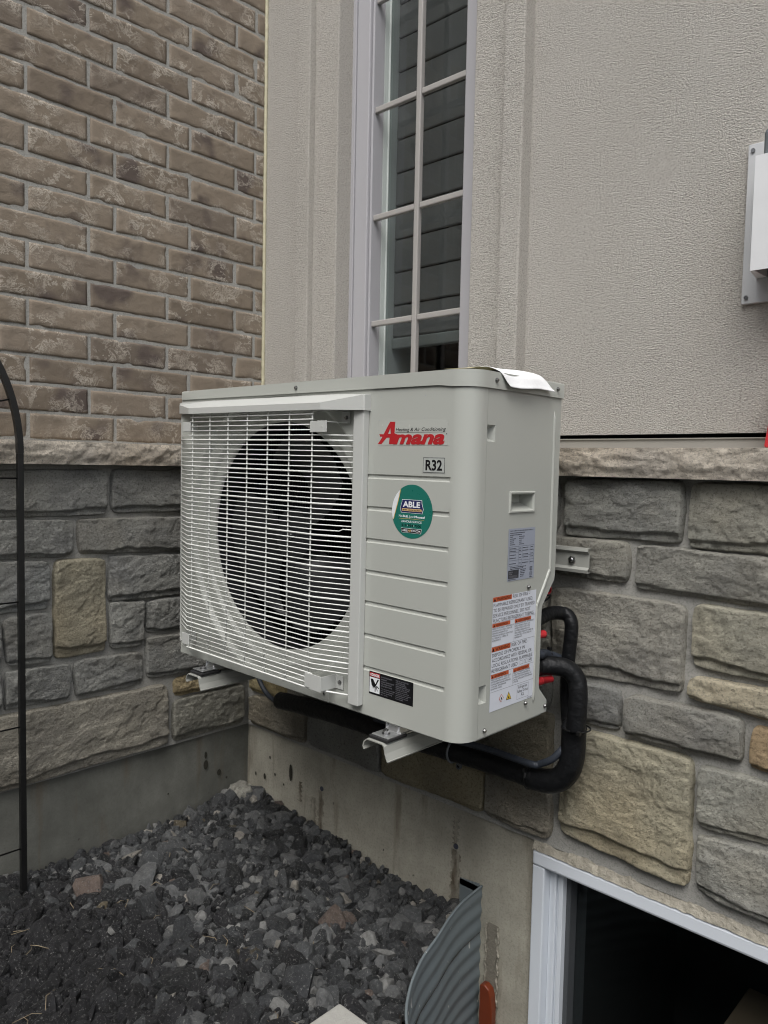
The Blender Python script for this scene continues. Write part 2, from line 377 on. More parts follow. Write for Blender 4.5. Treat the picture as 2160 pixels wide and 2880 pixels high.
# ---- split stone veneer: one L of mortar per wall, every stone an object
RIGHT = {
 'a':[(1.212, 1.096), (1.474, 1.096), (1.473, 0.974), (1.211, 0.97)], 'b':[(1.492, 1.093), (1.717, 1.094), (1.723, 0.966), (1.492, 0.966)],
 'c':[(1.07, 0.962), (1.36, 0.961), (1.361, 0.875), (1.073, 0.881)], 'd':[(1.387, 0.96), (1.724, 0.953), (1.729, 0.863), (1.382, 0.869)],
 'e':[(1.176, 0.843), (1.488, 0.843), (1.486, 0.665), (1.199, 0.654)], 'f':[(1.509, 0.849), (1.729, 0.848), (1.735, 0.723), (1.509, 0.725)],
 'g':[(1.507, 0.701), (1.736, 0.705), (1.739, 0.642), (1.504, 0.658)], 'h':[(1.214, 0.632), (1.355, 0.639), (1.356, 0.551), (1.218, 0.547)],
 'i':[(1.373, 0.632), (1.611, 0.639), (1.611, 0.551), (1.373, 0.548)], 'j':[(1.632, 0.627), (1.74, 0.631), (1.744, 0.546), (1.629, 0.549)],
 'k':[(1.22, 0.528), (1.518, 0.529), (1.519, 0.262), (1.223, 0.278)], 'l':[(1.536, 0.521), (1.666, 0.523), (1.672, 0.405), (1.538, 0.399)],
 'l2':[(1.682, 0.513), (1.769, 0.517), (1.774, 0.406), (1.687, 0.407)], 'm':[(1.537, 0.377), (1.752, 0.394), (1.759, 0.251), (1.539, 0.264)],
 'n':[(0.957, 0.537), (1.189, 0.542), (1.188, 0.374), (0.961, 0.370)], 'o':[(0.656, 0.341), (1.001, 0.351), (0.997, 0.247), (0.657, 0.244)],
 'p':[(1.01, 0.351), (1.192, 0.361), (1.194, 0.246), (1.011, 0.246)], 'q':[(0.038, 0.333), (0.315, 0.345), (0.311, 0.241), (0.038, 0.240)],
 'r':[(0.342, 0.345), (0.639, 0.347), (0.639, 0.244), (0.341, 0.242)], 's':[(0.042, 0.405), (0.224, 0.405), (0.225, 0.356), (0.042, 0.352)]}
LEFT = {
 'a':[(-0.889, 1.082), (-0.523, 1.087), (-0.523, 0.962), (-0.891, 0.967)], 'b':[(-0.5, 1.087), (-0.217, 1.087), (-0.219, 0.964), (-0.501, 0.967)],
 'c':[(-0.891, 0.955), (-0.619, 0.946), (-0.621, 0.851), (-0.892, 0.856)], 'd':[(-0.603, 0.948), (-0.216, 0.941), (-0.215, 0.838), (-0.595, 0.854)],
 'e':[(-0.892, 0.85), (-0.686, 0.836), (-0.687, 0.711), (-0.894, 0.71)], 'f':[(-0.667, 0.839), (-0.526, 0.83), (-0.526, 0.568), (-0.669, 0.567)],
 'g':[(-0.508, 0.836), (-0.215, 0.824), (-0.215, 0.704), (-0.514, 0.709)], 'h':[(-0.801, 0.695), (-0.681, 0.695), (-0.681, 0.562), (-0.797, 0.569)],
 'h2':[(-0.919, 0.699), (-0.814, 0.694), (-0.815, 0.569), (-0.92, 0.577)], 'i':[(-0.506, 0.702), (-0.403, 0.694), (-0.408, 0.564), (-0.507, 0.57)],
 'j':[(-0.39, 0.694), (-0.241, 0.691), (-0.24, 0.591), (-0.392, 0.6)], 'k':[(-0.392, 0.581), (-0.16, 0.571), (-0.16, 0.452), (-0.388, 0.459)],
 'l':[(-0.799, 0.552), (-0.628, 0.543), (-0.632, 0.447), (-0.799, 0.452)], 'l2':[(-0.92, 0.564), (-0.813, 0.555), (-0.814, 0.451), (-0.922, 0.459)],
 'm':[(-0.614, 0.548), (-0.408, 0.541), (-0.408, 0.445), (-0.609, 0.448)], 'n':[(-0.872, 0.433), (-0.325, 0.424), (-0.32, 0.240), (-0.874, 0.232)],
 'o':[(-0.297, 0.436), (-0.032, 0.436), (-0.032, 0.386), (-0.291, 0.38)], 'p':[(-0.296, 0.367), (-0.039, 0.368), (-0.034, 0.240), (-0.296, 0.238)],
 'n2':[(-1.12, 0.438), (-0.886, 0.435), (-0.888, 0.236), (-1.12, 0.238)]}
# stones hidden behind the unit or just outside the frame, same coursing
def fillrow(D, pre, u0, u1, z0, z1, seed):
    rr = random.Random(seed); u = u0; i = 0
    while u < u1-.08:
        wd = min(rr.uniform(.2, .32), u1-u)
        if u1-(u+wd) < .1: wd = u1-u
        D['%s%d' % (pre, i)] = [(u, z1), (u+wd-.02, z1), (u+wd-.02, z0), (u, z0)]; u += wd; i += 1
for pre, u0, u1, z0, z1 in (('t', .04, 1.205, .97, 1.092), ('u', .04, 1.06, .878, .955), ('v', .04, 1.18, .745, .862), ('w', .04, 1.20, .652, .73), ('x', .04, 1.20, .555, .637), ('y', .04, .95, .425, .538), ('z', .24, .95, .36, .41),
                            ('A', 1.745, 2.6, .97, 1.092), ('B', 1.75, 2.6, .87, .955), ('C', 1.755, 2.6, .72, .85), ('D', 1.765, 2.6, .65, .70), ('E', 1.765, 2.6, .55, .63), ('F', 1.795, 2.6, .405, .52), ('G', 1.78, 2.6, .255, .39)):
    fillrow(RIGHT, pre, u0, u1, z0, z1, hash(pre) % 97 if False else ord(pre))
for pre, u0, u1, z0, z1 in (('t', -.195, -.03, .97, 1.085), ('u', -.195, -.03, .84, .945), ('v', -.195, -.03, .71, .825), ('w', -.22, -.03, .59, .695), ('x', -.14, -.03, .455, .572),
                            ('A', -2.0, -.91, .967, 1.085), ('B', -2.0, -.91, .855, .95), ('C', -2.0, -.91, .71, .84), ('D', -2.0, -.94, .57, .695), ('E', -2.0, -.94, .455, .555), ('F', -2.0, -1.14, .24, .435)):
    fillrow(LEFT, pre, u0, u1, z0, z1, ord(pre)+40)
GREY, WARM, TAN, YEL, BRN, DGR = (.245, .240, .228), (.27, .26, .238), (.31, .295, .26), (.42, .36, .245), (.34, .25, .16), (.228, .224, .215)
TR = dict(e=(.27, .255, .23), f=(.31, .292, .245), g=(.40, .362, .29), j=BRN, k=(.345, .315, .245), m=(.30, .29, .265), l=(.30, .29, .26), o=(.26, .225, .16), a=(.25, .245, .23), b=(.285, .275, .245), n=(.22, .20, .16), q=(.20, .18, .15), s=(.36, .30, .18), p=(.23, .21, .18), d=(.25, .24, .22), c=(.24, .23, .21))
TL = dict(f=(.29, .262, .205), o=(.33, .27, .175), n=(.245, .225, .195), p=(.21, .20, .175), e=(.25, .25, .245))
def stone(name, q, wall_axis, seed, tint, parent, H=.024, cell=.0042):
    q = np.array(q); gq = .0055; q = q+np.array([[-gq, gq], [gq, gq], [gq, -gq], [-gq, -gq]]); W_ = abs(q[1, 0]-q[0, 0]); Hh = abs(q[0, 1]-q[3, 1])
    nx, nz = max(10, int(W_/cell)), max(8, int(Hh/cell))
    s, t = np.meshgrid(np.linspace(0, 1, nx), np.linspace(0, 1, nz)); s = s.ravel(); t = t.ravel()
    a = 2*s-1; bb = 2*t-1; ca = .015/W_*2; cb = .015/Hh*2
    rr = np.random.default_rng(seed).uniform(.5, 1.7, 4)
    kq = np.where(a < 0, np.where(bb > 0, rr[0], rr[3]), np.where(bb > 0, rr[1], rr[2]))
    pw = np.clip(np.abs(a), 0, 1)**(1/ca*1.2)*np.clip(np.abs(bb), 0, 1)**(1/cb*1.2)
    a2 = a*(1-ca*.40*pw*kq); b2 = bb*(1-cb*.40*pw*kq); s2 = (a2+1)/2; t2 = (b2+1)/2
    u = (1-t2)*((1-s2)*q[3, 0]+s2*q[2, 0])+t2*((1-s2)*q[0, 0]+s2*q[1, 0])
    z = (1-t2)*((1-s2)*q[3, 1]+s2*q[2, 1])+t2*((1-s2)*q[0, 1]+s2*q[1, 1])
    p = np.stack([u, z, np.full_like(u, seed*1.37)], 1)
    e = np.minimum(np.minimum(s, 1-s)*W_, np.minimum(t, 1-t)*Hh)
    jit = np.clip(1-e/.012, 0, 1)
    u = u+jit*.0035*fbm(p*34, 3, seed+1); z = z+jit*.0038*fbm(p*30, 3, seed+2)
    prof = 1-(1-np.clip(e/.0050, 0, 1))**2.2
    big = fbm(p*np.array([6.5, 8.5, 1]), 3, seed+3); rid = ridge(p*np.array([9, 17, 1]), 3, seed+4)
    # bedding ledge: the lower edge is broken back under an overhanging lip
    lip = (.13+.10*fbm(np.stack([u*9, u*0+seed, u*0], 1), 3, seed+8)); ll = np.clip((t*Hh/max(Hh, .09)-lip)/.022, 0, 1); ll = ll*ll*(3-2*ll)
    side = np.random.default_rng(seed+5).integers(0, 3)
    sl = np.ones_like(u)
    if side: 
        d = (s if side == 1 else 1-s)*W_; sl = np.clip((d-.012-.014*fbm(np.stack([z*14, z*0+seed, z*0], 1), 2, seed+6))/.016, 0, 1)
    tn = fbm(p*np.array([8, 13, 1]), 4, seed+12)+.10*fbm(p*60, 2, seed+13)
    st_ = lambda x, w: (lambda c: c*c*(3-2*c))(np.clip(x/w, 0, 1))
    fac = st_(tn+.22, .05)*.45+st_(tn-.02, .045)*.4+st_(tn-.24, .06)*.5
    h = H*prof+prof*(.0042*big+.0012*rid+.0052*fac-.0085*(1-ll)-.0045*(1-sl)+.0020*fbm(p*48, 3, seed+7)+.0016*fbm(p*150, 2, seed+17)-.004)
    h = np.where(e < 1e-9, .0035, h)
    if wall_axis == 'R': V = np.stack([u, -h, z], 1); F = gridmesh(None, nx, nz)
    else: V = np.stack([h, u, z], 1); F = gridmesh(None, nx, nz)
    V = V-np.array(rootof(parent))
    o = link(name, mesh(name, V, F, MST, True), parent); o.color = (tint[0]*1.32, tint[1]*1.34, tint[2]*1.33, 1); return o
sw = thing('stone_wall', 'rough grey and tan stone veneer under the ledge, behind the pipes on the right', 'stone wall', (1.3, 0, .24))
b = MB()
nx, nz = 260, 90
uu, zz = np.meshgrid(np.linspace(.0, 2.7, nx), np.linspace(.226, 1.106, nz)); uu = uu.ravel(); zz = zz.ravel()
p = np.stack([uu, zz, uu*0], 1); hh = .0065+.0026*fbm(p*26, 4, 3)
b.add(np.stack([uu, -hh, zz], 1), gridmesh(None, nx, nz), True); b.box((.0, .0, .236), (2.7, .19, 1.1)); b.build('mortar', MMS, sw)
rr = random.Random(3)
for i, (k, q) in enumerate(RIGHT.items()):
    stone('stone', q, 'R', 100+i, TR.get(k, rr.choice([GREY, WARM, GREY, TAN, DGR])), sw, .0265 if k not in 'k' else .029)
sl_ = thing('stone_wall', 'dark grey stone veneer under the ledge of the brick wall, behind the black trellis', 'stone wall', (0, -.6, .24))
b = MB(); uu, zz = np.meshgrid(np.linspace(-2.2, 0, 220), np.linspace(.226, 1.106, nz)); uu = uu.ravel(); zz = zz.ravel()
p = np.stack([uu, zz, uu*0], 1); hh = .0065+.0026*fbm(p*26, 4, 5)
b.add(np.stack([hh, uu, zz], 1), gridmesh(None, 220, nz), True); b.box((-.19, -2.6, .236), (.0, -.002, 1.1)); b.build('mortar', MMS, sl_)
for i, (k, q) in enumerate(LEFT.items()):
    stone('stone', q, 'L', 300+i, TL.get(k, rr.choice([DGR, GREY, DGR, DGR])), sl_, .0255)

# ---- pinkish rock-faced ledge stones between the stone and the wall above
def ledge(axis, u0, u1, front, seed, name='ledge', label=None):
    nx = int((u1-u0)/.005); zb, zt = 1.1035, 1.1655; nz = 15
    u, t = np.meshgrid(np.linspace(u0, u1, nx), np.linspace(0, 1, nz)); u = u.ravel(); t = t.ravel(); z = zb+t*(zt-zb)
    p = np.stack([u, z, u*0+seed], 1)
    flat = np.clip((1-t)/.14, 0, 1)
    under = np.clip(t/.45-.35*fbm(p*np.array([16, 4, 1]), 3, seed), 0, 1)
    h = front-.003+flat*(.004*fbm(p*np.array([22, 44, 1]), 4, seed+1)+.0035*ridge(p*np.array([24, 44, 1]), 3, seed+2)*1.0-.0075*(1-under)+.002*fbm(p*120, 2, seed+3))
    V = np.stack([u, -h, z], 1) if axis == 'R' else np.stack([h, u, z], 1)
    F = gridmesh(None, nx, nz)
    b = MB(); b.add(V, F, True)
    base = V.copy(); back = -.06
    # top and bottom faces
    top = V[(nz-1)*nx:]; bot = V[:nx]
    tb = top.copy(); bb_ = bot.copy()
    if axis == 'R': tb[:, 1] = .06; bb_[:, 1] = .06
    else: tb[:, 0] = -.03; bb_[:, 0] = -.03
    b.add(np.concatenate([top, tb]), [(i, i+1, nx+i+1, nx+i) for i in range(nx-1)]); b.add(np.concatenate([bot, bb_]), [(i+1, i, nx+i, nx+i+1) for i in range(nx-1)])
    o = b.build(name, MST); o.color = (.62, .56, .49, 1); tag(o, label, 'stone ledge'); return o
ledge('R', .062, 2.7, .060, 5, label='pinkish rock-faced stone ledge under the stucco wall, right of the unit')
ledge('L', -2.2, .06, .060, 9, label='pinkish rock-faced stone ledge under the brick wall, left of the unit')

# ---- foundation
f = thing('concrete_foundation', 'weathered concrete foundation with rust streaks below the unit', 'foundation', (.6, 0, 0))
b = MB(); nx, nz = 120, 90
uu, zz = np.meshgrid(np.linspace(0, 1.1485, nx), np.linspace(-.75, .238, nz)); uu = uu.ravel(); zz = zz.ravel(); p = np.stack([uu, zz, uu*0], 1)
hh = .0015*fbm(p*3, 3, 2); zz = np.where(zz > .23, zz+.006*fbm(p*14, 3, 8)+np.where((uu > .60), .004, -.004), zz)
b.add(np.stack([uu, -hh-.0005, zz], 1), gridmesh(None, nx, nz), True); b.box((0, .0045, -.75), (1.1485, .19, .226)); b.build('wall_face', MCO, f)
# form-tie plugs and their stains, and the patched joint beside the window well
for (x, z) in ((.9088, .1201), (.3824, .1118)):
    b = MB(); b.cyl((x, .004, z), (0, -1, 0), .0075, .0065, 12); b.build('tie_plug', plain('plug', (.05, .055, .075), .6), f)
pa = plain('bare_cement_patch', (.17, .155, .125), .95, 0, .25, 60, .002, 160)
def ragged(x0, x1, z0, z1, seed, n=26):
    pts = []
    for i in range(n): t = i/(n-1); pts.append((x0+.004*math.sin(seed+t*31)+.003*math.sin(t*71+seed*2), z0+(z1-z0)*t))
    for i in range(n): t = 1-i/(n-1); pts.append((x1+.004*math.sin(seed*3+t*27)+.003*math.sin(t*83), z0+(z1-z0)*t))
    return pts
st = NT('rust_stain'); co = st.coord('Object', scale=(1, 1, .2)); st.l(st.ramp(st.noise(co, 60, 4), [(.35, 0), (.7, .75)]), st.b.inputs['Alpha']); MSTN = st.done((.10, .065, .035), .95)
for (x0, x1, z0, z1, s_) in ((.896, .925, -.04, .112, 1), (.368, .394, -.04, .105, 2), (.335, .36, -.02, .075, 3), (.274, .29, .04, .105, 4), (.902, .918, .127, .20, 5)):
    V = [(u, -.0042, v) for u, v in ragged(x0, x1, z0, z1, s_)]; link('rust_streak', mesh('rust_streak', np.array(V)-np.array(f.location), [tuple(range(len(V)))[::-1]], MSTN), f)
V = [(u, -.0045, v) for u, v in ragged(1.018, 1.047, -.33, -.035, 2.2)]
link('cement_patch', mesh('cement_patch', np.array(V)-np.array(f.location), [tuple(range(len(V)))[::-1]], pa), f)
b = MB()
for x, sd_ in ((1.015, 3.), (1.051, 8.)):
    b.tube([(x+.0022*math.sin(sd_+i*.7)+.001*math.sin(i*2.3), -.0035, -.33+i*.29/60) for i in range(61)], [.0018+.0022*abs(math.sin(i*.9+sd_)*math.sin(i*.37)) for i in range(61)], 6)
b.build('ragged_sealant', MCG, f)
f2 = thing('concrete_foundation', 'concrete foundation, shade put into its dark colour, under the left stone wall, behind the gravel', 'foundation', (0, -.5, 0))
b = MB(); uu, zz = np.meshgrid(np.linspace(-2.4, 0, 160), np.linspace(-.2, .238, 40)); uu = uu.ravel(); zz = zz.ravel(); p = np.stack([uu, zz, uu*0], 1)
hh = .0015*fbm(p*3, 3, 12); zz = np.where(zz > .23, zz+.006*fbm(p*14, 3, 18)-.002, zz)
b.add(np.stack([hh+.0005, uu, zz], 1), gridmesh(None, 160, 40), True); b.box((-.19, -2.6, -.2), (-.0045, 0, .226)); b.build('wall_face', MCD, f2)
MPI = plain('tar_spot', (.03, .028, .02), .8)
for (y, z, w_, h_) in ((-.1716, .1255, .009, .016), (-.1722, .158, .005, .012), (-.12, .0858, .008, .011), (-.09, .06, .004, .004), (-.31, .07, .003, .003)):
    V = [(.0042, y+w_*math.cos(k*PI/7), z+h_*math.sin(k*PI/7)) for k in range(14)]
    link('dark_spot', mesh('dark_spot', np.array(V)-np.array(f2.location), [tuple(range(14))], MPI), f2)
for (x, z, w_, h_) in ((.0517, .0635, .004, .007), (.1001, .0679, .006, .010), (.155, .09, .004, .005), (.235, .12, .008, .028), (.20, .07, .003, .004), (.128, .14, .004, .006)):
    V = [(x+w_*math.cos(k*PI/7), -.0042, z+h_*math.sin(k*PI/7)) for k in range(14)]
    link('dark_spot', mesh('dark_spot', np.array(V)-np.array(f.location), [tuple(range(14))[::-1]], MPI), f)

# ---- stucco wall with stepped window surround
s = thing('stucco_wall', 'textured grey-beige stucco wall round the tall window', 'stucco wall', (1.2, .05, 1.19))
b = MB(); ZB = 1.1985
b.box((-.002, .05, ZB), (.207, .20, 6.2)); b.box((1.041, .05, ZB), (3.6, .20, 6.2)); b.box((.207, .0505, ZB), (1.041, .20, 1.238)); b.box((.207, .0505, 3.05), (1.041, .20, 6.2))
b.build('wall_face', MSU, s)
b = MB(); b.bbox((.207, .0095, ZB+.02), (.266, .075, 3.14), .004); b.bbox((.2655, .030, ZB+.02), (.372, .135, 3.06), .004); b.build('window_surround', MSU, s)
b = MB(); b.bbox((.982, .0095, ZB+.02), (1.041, .075, 3.14), .004); b.bbox((.879, .030, ZB+.02), (.9825, .135, 3.06), .004); b.build('window_surround', MSU, s)
b = MB(); b.box((.374, .03, 1.215), (.877, .13, 1.2385)); b.build('window_sill', MSU, s)
fl = MB(); fl.box((.0, .043, 1.160), (3.6, .047, 1.1885)); fl.box((.0, .0395, 1.1870), (3.6, .046, 1.1892)); fl.box((.0, -.005, 1.1662), (3.6, .0425, 1.1680)); fo = fl.build('flashing', MFL)
tag(fo, 'smooth tan metal flashing strip between stucco and pink stone ledge', 'flashing')
b = MB(); b.box((0, .075, 1.16), (3.6, .19, 1.1985)); o = b.build('shadow_gap_backing', MDK, s)

# ---- tall window
WX0, WX1, WZ0, WZ1 = .372, .879, 1.2385, 3.05
wn = thing('window', 'tall narrow grey vinyl window with bars behind the unit', 'window', (.63, .09, 1.24))
b = MB()
b.bbox((WX0-.002, .088, WZ0), (.384, .14, WZ1), .002); b.bbox((.3855, .083, WZ0), (.391, .14, WZ1), .001); b.bbox((.3925, .086, WZ0), (.446, .14, WZ1), .003); b.bbox((.4475, .095, WZ0), (.456, .14, WZ1), .002)
b.bbox((.806, .086, WZ0), (.881, .165, WZ1), .003); b.bbox((.797, .097, WZ0), (.8045, .165, WZ1), .002)
b.bbox((.456, .086, WZ0), (.797, .14, WZ0+.05), .003); b.bbox((.456, .086, WZ1-.05), (.797, .14, WZ1), .003); b.build('frame', MFR, wn)
b = MB(); b.box((.4575, .166, WZ0+.05), (.7965, .169, WZ1-.05)); b.build('pane', MGL, wn)
b = MB(); b.box((.442, .1405, WZ0), (.4568, .158, WZ1)); b.bbox((.442, .1585, WZ0), (.4605, .1645, WZ1), .002); b.box((.442, .1655, WZ0), (.4565, .176, WZ1)); b.build('frame', plain('pale_vinyl', (.50, .54, .52), .4), wn, 'pale inner return of the window frame')
b = MB(); b.bbox((.6205, .0995, WZ0+.05), (.638, .1165, WZ1-.05), .003); b.build('muntin', MMU, wn)
for zc in (2.7975, 2.484, 2.1705, 1.857, 1.5435):
    b = MB(); b.bbox((.4565, .1015, zc-.0085), (.619, .1155, zc+.0085), .003); b.bbox((.6395, .1015, zc-.0085), (.7965, .1155, zc+.0085), .003); b.build('muntin', MMU, wn)
# room behind, its jambs and a part-lowered shade, folds imitating reflected brick lines
b = MB(); b.box((.30, .205, 1.0), (.456, .24, 3.1)); b.box((.797, .205, 1.0), (.95, .24, 3.1))
rm = thing('room', 'dark room seen through the tall window', 'room', (.63, .8, 1.24))
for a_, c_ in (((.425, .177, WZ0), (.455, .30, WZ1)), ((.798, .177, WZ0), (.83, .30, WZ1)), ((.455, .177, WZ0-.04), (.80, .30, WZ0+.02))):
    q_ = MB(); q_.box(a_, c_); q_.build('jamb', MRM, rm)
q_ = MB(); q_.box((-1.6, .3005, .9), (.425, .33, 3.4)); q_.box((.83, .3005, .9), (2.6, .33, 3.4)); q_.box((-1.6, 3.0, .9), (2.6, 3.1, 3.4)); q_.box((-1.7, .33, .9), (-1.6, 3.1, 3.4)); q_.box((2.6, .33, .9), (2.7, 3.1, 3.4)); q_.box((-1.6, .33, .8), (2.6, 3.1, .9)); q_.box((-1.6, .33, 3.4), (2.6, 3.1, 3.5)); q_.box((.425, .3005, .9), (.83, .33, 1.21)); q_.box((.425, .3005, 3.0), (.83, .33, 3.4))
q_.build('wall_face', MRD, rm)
b = MB(); z = 1.505; V = []; prof = []
b.bbox((.458, .192, 1.478), (.795, .216, 1.512), .004); shd = thing('lowered_shade', 'grey shade lowered behind the tall window, folds imitating brick courses mirrored in the glass', 'window shade', (.63, .20, 1.5))
b.build('bottom_rail', plain('shade_rail', (.16, .17, .165), .6), shd)
z = 1.513
while z < 3.0:
    b = MB(); b.add([(.459, .200, z+.002), (.794, .200, z+.002), (.794, .1982, z+.006), (.459, .1982, z+.006), (.459, .200, z+.0975), (.794, .200, z+.0975), (.459, .206, z+.003), (.794, .206, z+.003), (.794, .206, z+.0975), (.459, .206, z+.0975)],
                    [(0, 1, 2, 3), (3, 2, 5, 4), (6, 9, 8, 7), (0, 6, 7, 1), (4, 5, 8, 9)]); b.build('reflection_fold', MSH, shd); z += .1
# ---- the house across the yard (unseen, height set to shape the light)
nh = thing('unseen_neighbour_house', 'grey house wall across the side yard, unseen, its height set to shape the light', 'house', (1.5, -4.4, 0))
b = MB(); b.box((-4, -4.9, -.1), (5.5, -4.4, 3.6)); b.build('wall', MSL, nh)
for i in range(18):
    z = .1+i*.195; b = MB(); b.add([(-4, -4.375, z), (5.5, -4.375, z), (5.5, -4.398, z+.19), (-4, -4.398, z+.19), (-4, -4.4, z), (5.5, -4.4, z)], [(0, 1, 2, 3), (4, 5, 1, 0)]); b.build('siding_board', MSL, nh)

# ---- basement window
bw = thing('basement_window', 'white vinyl basement window with dark glass, low under the stone wall', 'window', (1.5, 0, -.3))
b = MB(); b.bbox((1.1495, -.016, .170), (2.05, .11, .2075), .006); b.build('frame', MWH, bw, 'white head rail of the basement window')
b = MB(); b.bbox((1.1495, -.013, -.62), (1.182, .11, .1693), .003); b.build('frame', MWH, bw)
b = MB(); b.bbox((1.1825, .014, -.62), (1.1945, .11, .1693), .001); b.bbox((1.195, .010, -.62), (1.2015, .11, .1693), .001); b.bbox((1.202, .017, -.62), (1.2075, .11, .1693), .001); b.bbox((1.208, .013, -.62), (1.219, .11, .1693), .001); b.build('sash', MWH, bw)
b = MB(); b.box((1.2195, .030, -.62), (1.231, .11, .1693)); b.build('sash', plain('dark_seal', (.06, .065, .07), .5), bw, 'dark inner sash edge')
b = MB(); b.box((1.231, .060, -.60), (2.05, .064, .1693)); b.build('pane', MGL, bw)
n = 400
b = MB(); xs = np.linspace(1.15, 2.1, n); j1 = fbm(np.stack([xs*70, xs*0, xs*0], 1), 3, 6); j2 = fbm(np.stack([xs*38, xs*0+4, xs*0], 1), 3, 7)
V = []; 
for i in range(n): V += [(xs[i], -.0175, .2078+.0026*j1[i]), (xs[i], -.014-.005*j2[i], .214+.004*j1[i]), (xs[i], -.006-.003*j1[i], .228+.009*j2[i])]
b.add(V, [(3*i+k, 3*i+3+k, 3*i+4+k, 3*i+1+k) for i in range(n-1) for k in (0, 1)], True); b.box((1.15, -.004, .2078), (2.1, .15, .236)); b.build('head_sealant', MCG, bw)
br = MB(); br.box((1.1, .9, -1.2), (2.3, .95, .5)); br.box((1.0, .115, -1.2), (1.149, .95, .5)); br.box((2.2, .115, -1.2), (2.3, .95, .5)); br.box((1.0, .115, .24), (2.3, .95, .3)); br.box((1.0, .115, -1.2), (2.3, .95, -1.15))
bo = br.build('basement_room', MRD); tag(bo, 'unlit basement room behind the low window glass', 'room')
b = MB(); b.bbox((1.52, .20, -.75), (1.78, .42, -.17), .004); bx = b.build('cardboard_box', plain('cardboard', (.20, .15, .10), .9)); tag(bx, 'brown cardboard box dimly seen inside the basement window', 'box')

# ---- galvanised window well
ww = thing('window_well', 'corrugated galvanised steel window well standing in the gravel, speckled with mortar', 'window well', (1.45, -.3, -.6))
path = smoothpath([(x, y, 0) for x, y in WELL], 8); nP = len(path)
zs_ = np.linspace(-.62, .046, 134); V = []
for i, p_ in enumerate(path):
    t = (path[min(i+1, nP-1)]-path[max(i-1, 0)]).normalized(); nn = Vector((t.y, -t.x, 0))   # outward? flipped below
    for z in zs_:
        a_ = .0019*math.sin((z-.046)/.0425*2*PI-PI/2)*min(1, (.046-z)/.014) if z < .046 else 0
        V.append((p_.x-nn.x*a_, p_.y-nn.y*a_, z))
nz = len(zs_); F = [(i*nz+j, (i+1)*nz+j, (i+1)*nz+j+1, i*nz+j+1) for i in range(nP-1) for j in range(nz-1)]
b = MB(); b.add(V, F, True); b.build('corrugated_wall', MGA, ww)
b = MB(); b.tube([(p_.x, p_.y, .047) for p_ in path], .0032, 8); b.build('rim', MGA, ww)
b = MB(); b.box((.930, -.0085, -.6), (.9935, -.0055, .046)); b.add([(.930, -.0085, .046), (.9935, -.0085, .054), (.9935, -.0055, .054), (.930, -.0055, .046), (.9935, -.0085, .03), (.930, -.0085, .03)], [(0, 1, 4, 5), (0, 3, 2, 1)]); b.build('flange', MGA, ww)
b = MB(); b.box((1.982, -.0085, -.6), (2.04, -.0055, .046)); b.build('flange', MGA, ww)
b = MB(); pts = [(1.016, -.192), (1.030, -.187), (1.044, -.196), (1.050, -.212), (1.054, -.25), (1.056, -.60), (1.016, -.60)]
b.prism([(x, -.006, z) for x, z in pts], (0, -.022, 0)); oc = b.build('plastic_clamp', MOR); tag(oc, 'glossy orange-brown plastic strip inside the window well against the wall', 'plastic strip')
bv = oc.modifiers.new('bevel', 'BEVEL'); bv.width = .003; bv.segments = 2

# ---- gravel: thousands of crushed rocks in one object
def rock_proto(seed):
    r_ = random.Random(seed); bm = bmesh.new(); bmesh.ops.create_icosphere(bm, subdivisions=2, radius=1)
    V = np.array([v.co[:] for v in bm.verts]); F = np.array([[v.index for v in f.verts] for f in bm.faces]); bm.free()
    for k in range(15):
        n_ = Vector((r_.gauss(0, 1), r_.gauss(0, 1), r_.gauss(0, 1))).normalized(); d = r_.uniform(.42, .72)
        dot = V@np.array(n_); V = V-np.outer(np.clip(dot-d, 0, 9), np.array(n_))
    V *= np.array([r_.uniform(.9, 1.35), r_.uniform(.75, 1.0), r_.uniform(.5, .8)])
    return V+.02*np.stack([vnoise(V*2.3, seed), vnoise(V*2.3, seed+1), vnoise(V*2.3, seed+2)], 1), F
PR = [rock_proto(i) for i in range(36)]
PR = [(v_/np.abs(v_).max()*1.25, f_) for v_, f_ in PR]
def inwell(x, y, pad=0):
    if y > 0 or y < -.63: return False
    xs_ = None
    L_ = np.interp(-y, [-q[1] for q in WELL[:10]], [q[0] for q in WELL[:10]]); R_ = np.interp(-y, [-q[1] for q in WELL[::-1][:10]], [q[0] for q in WELL[::-1][:10]])
    return L_-pad < x < R_+pad
def groundz(x, y):
    z = -.018+.02*math.exp(-((x-.05)**2+(y+.05)**2)/.02)+.012*math.sin(x*5+1)*math.cos(y*6)
    z += -.030*math.exp(-((x-.75)**2+(y+.16)**2)/.04)-.035*math.exp(-((x-.52)**2+(y+.62)**2)/.012)+.014*math.exp(-((x-.25)**2+(y+.45)**2)/.05)
    return z
PAL = [((.036, .038, .041), .34), ((.062, .065, .068), .28), ((.105, .108, .110), .20), ((.20, .20, .195), .08), ((.015, .016, .017), .20), ((.30, .28, .25), .014), ((.13, .10, .085), .007), ((.09, .075, .05), .006)]
pc = np.cumsum([q[1] for q in PAL]); pc /= pc[-1]
AV = []; AF = []; AC = []; base = 0; rr = random.Random(5)
def rot(r_):
    from mathutils import Euler
    return np.array(Euler((r_.uniform(0, 6.28), r_.uniform(0, 6.28), r_.uniform(0, 6.28))).to_matrix())
def addrock(x, y, z, s_, col, flat=1.0):
    global base
    V0, F0 = PR[rr.randrange(36)]; V1 = (V0*s_)@rot(rr).T; V1[:, 2] *= flat
    V1 = V1+np.array([x, y, z]); AV.append(V1); AF.append(F0+base); AC.append(np.tile(np.array([*col, 1.0]), (len(V1), 1))); base += len(V1)
N = 0
step = .0158
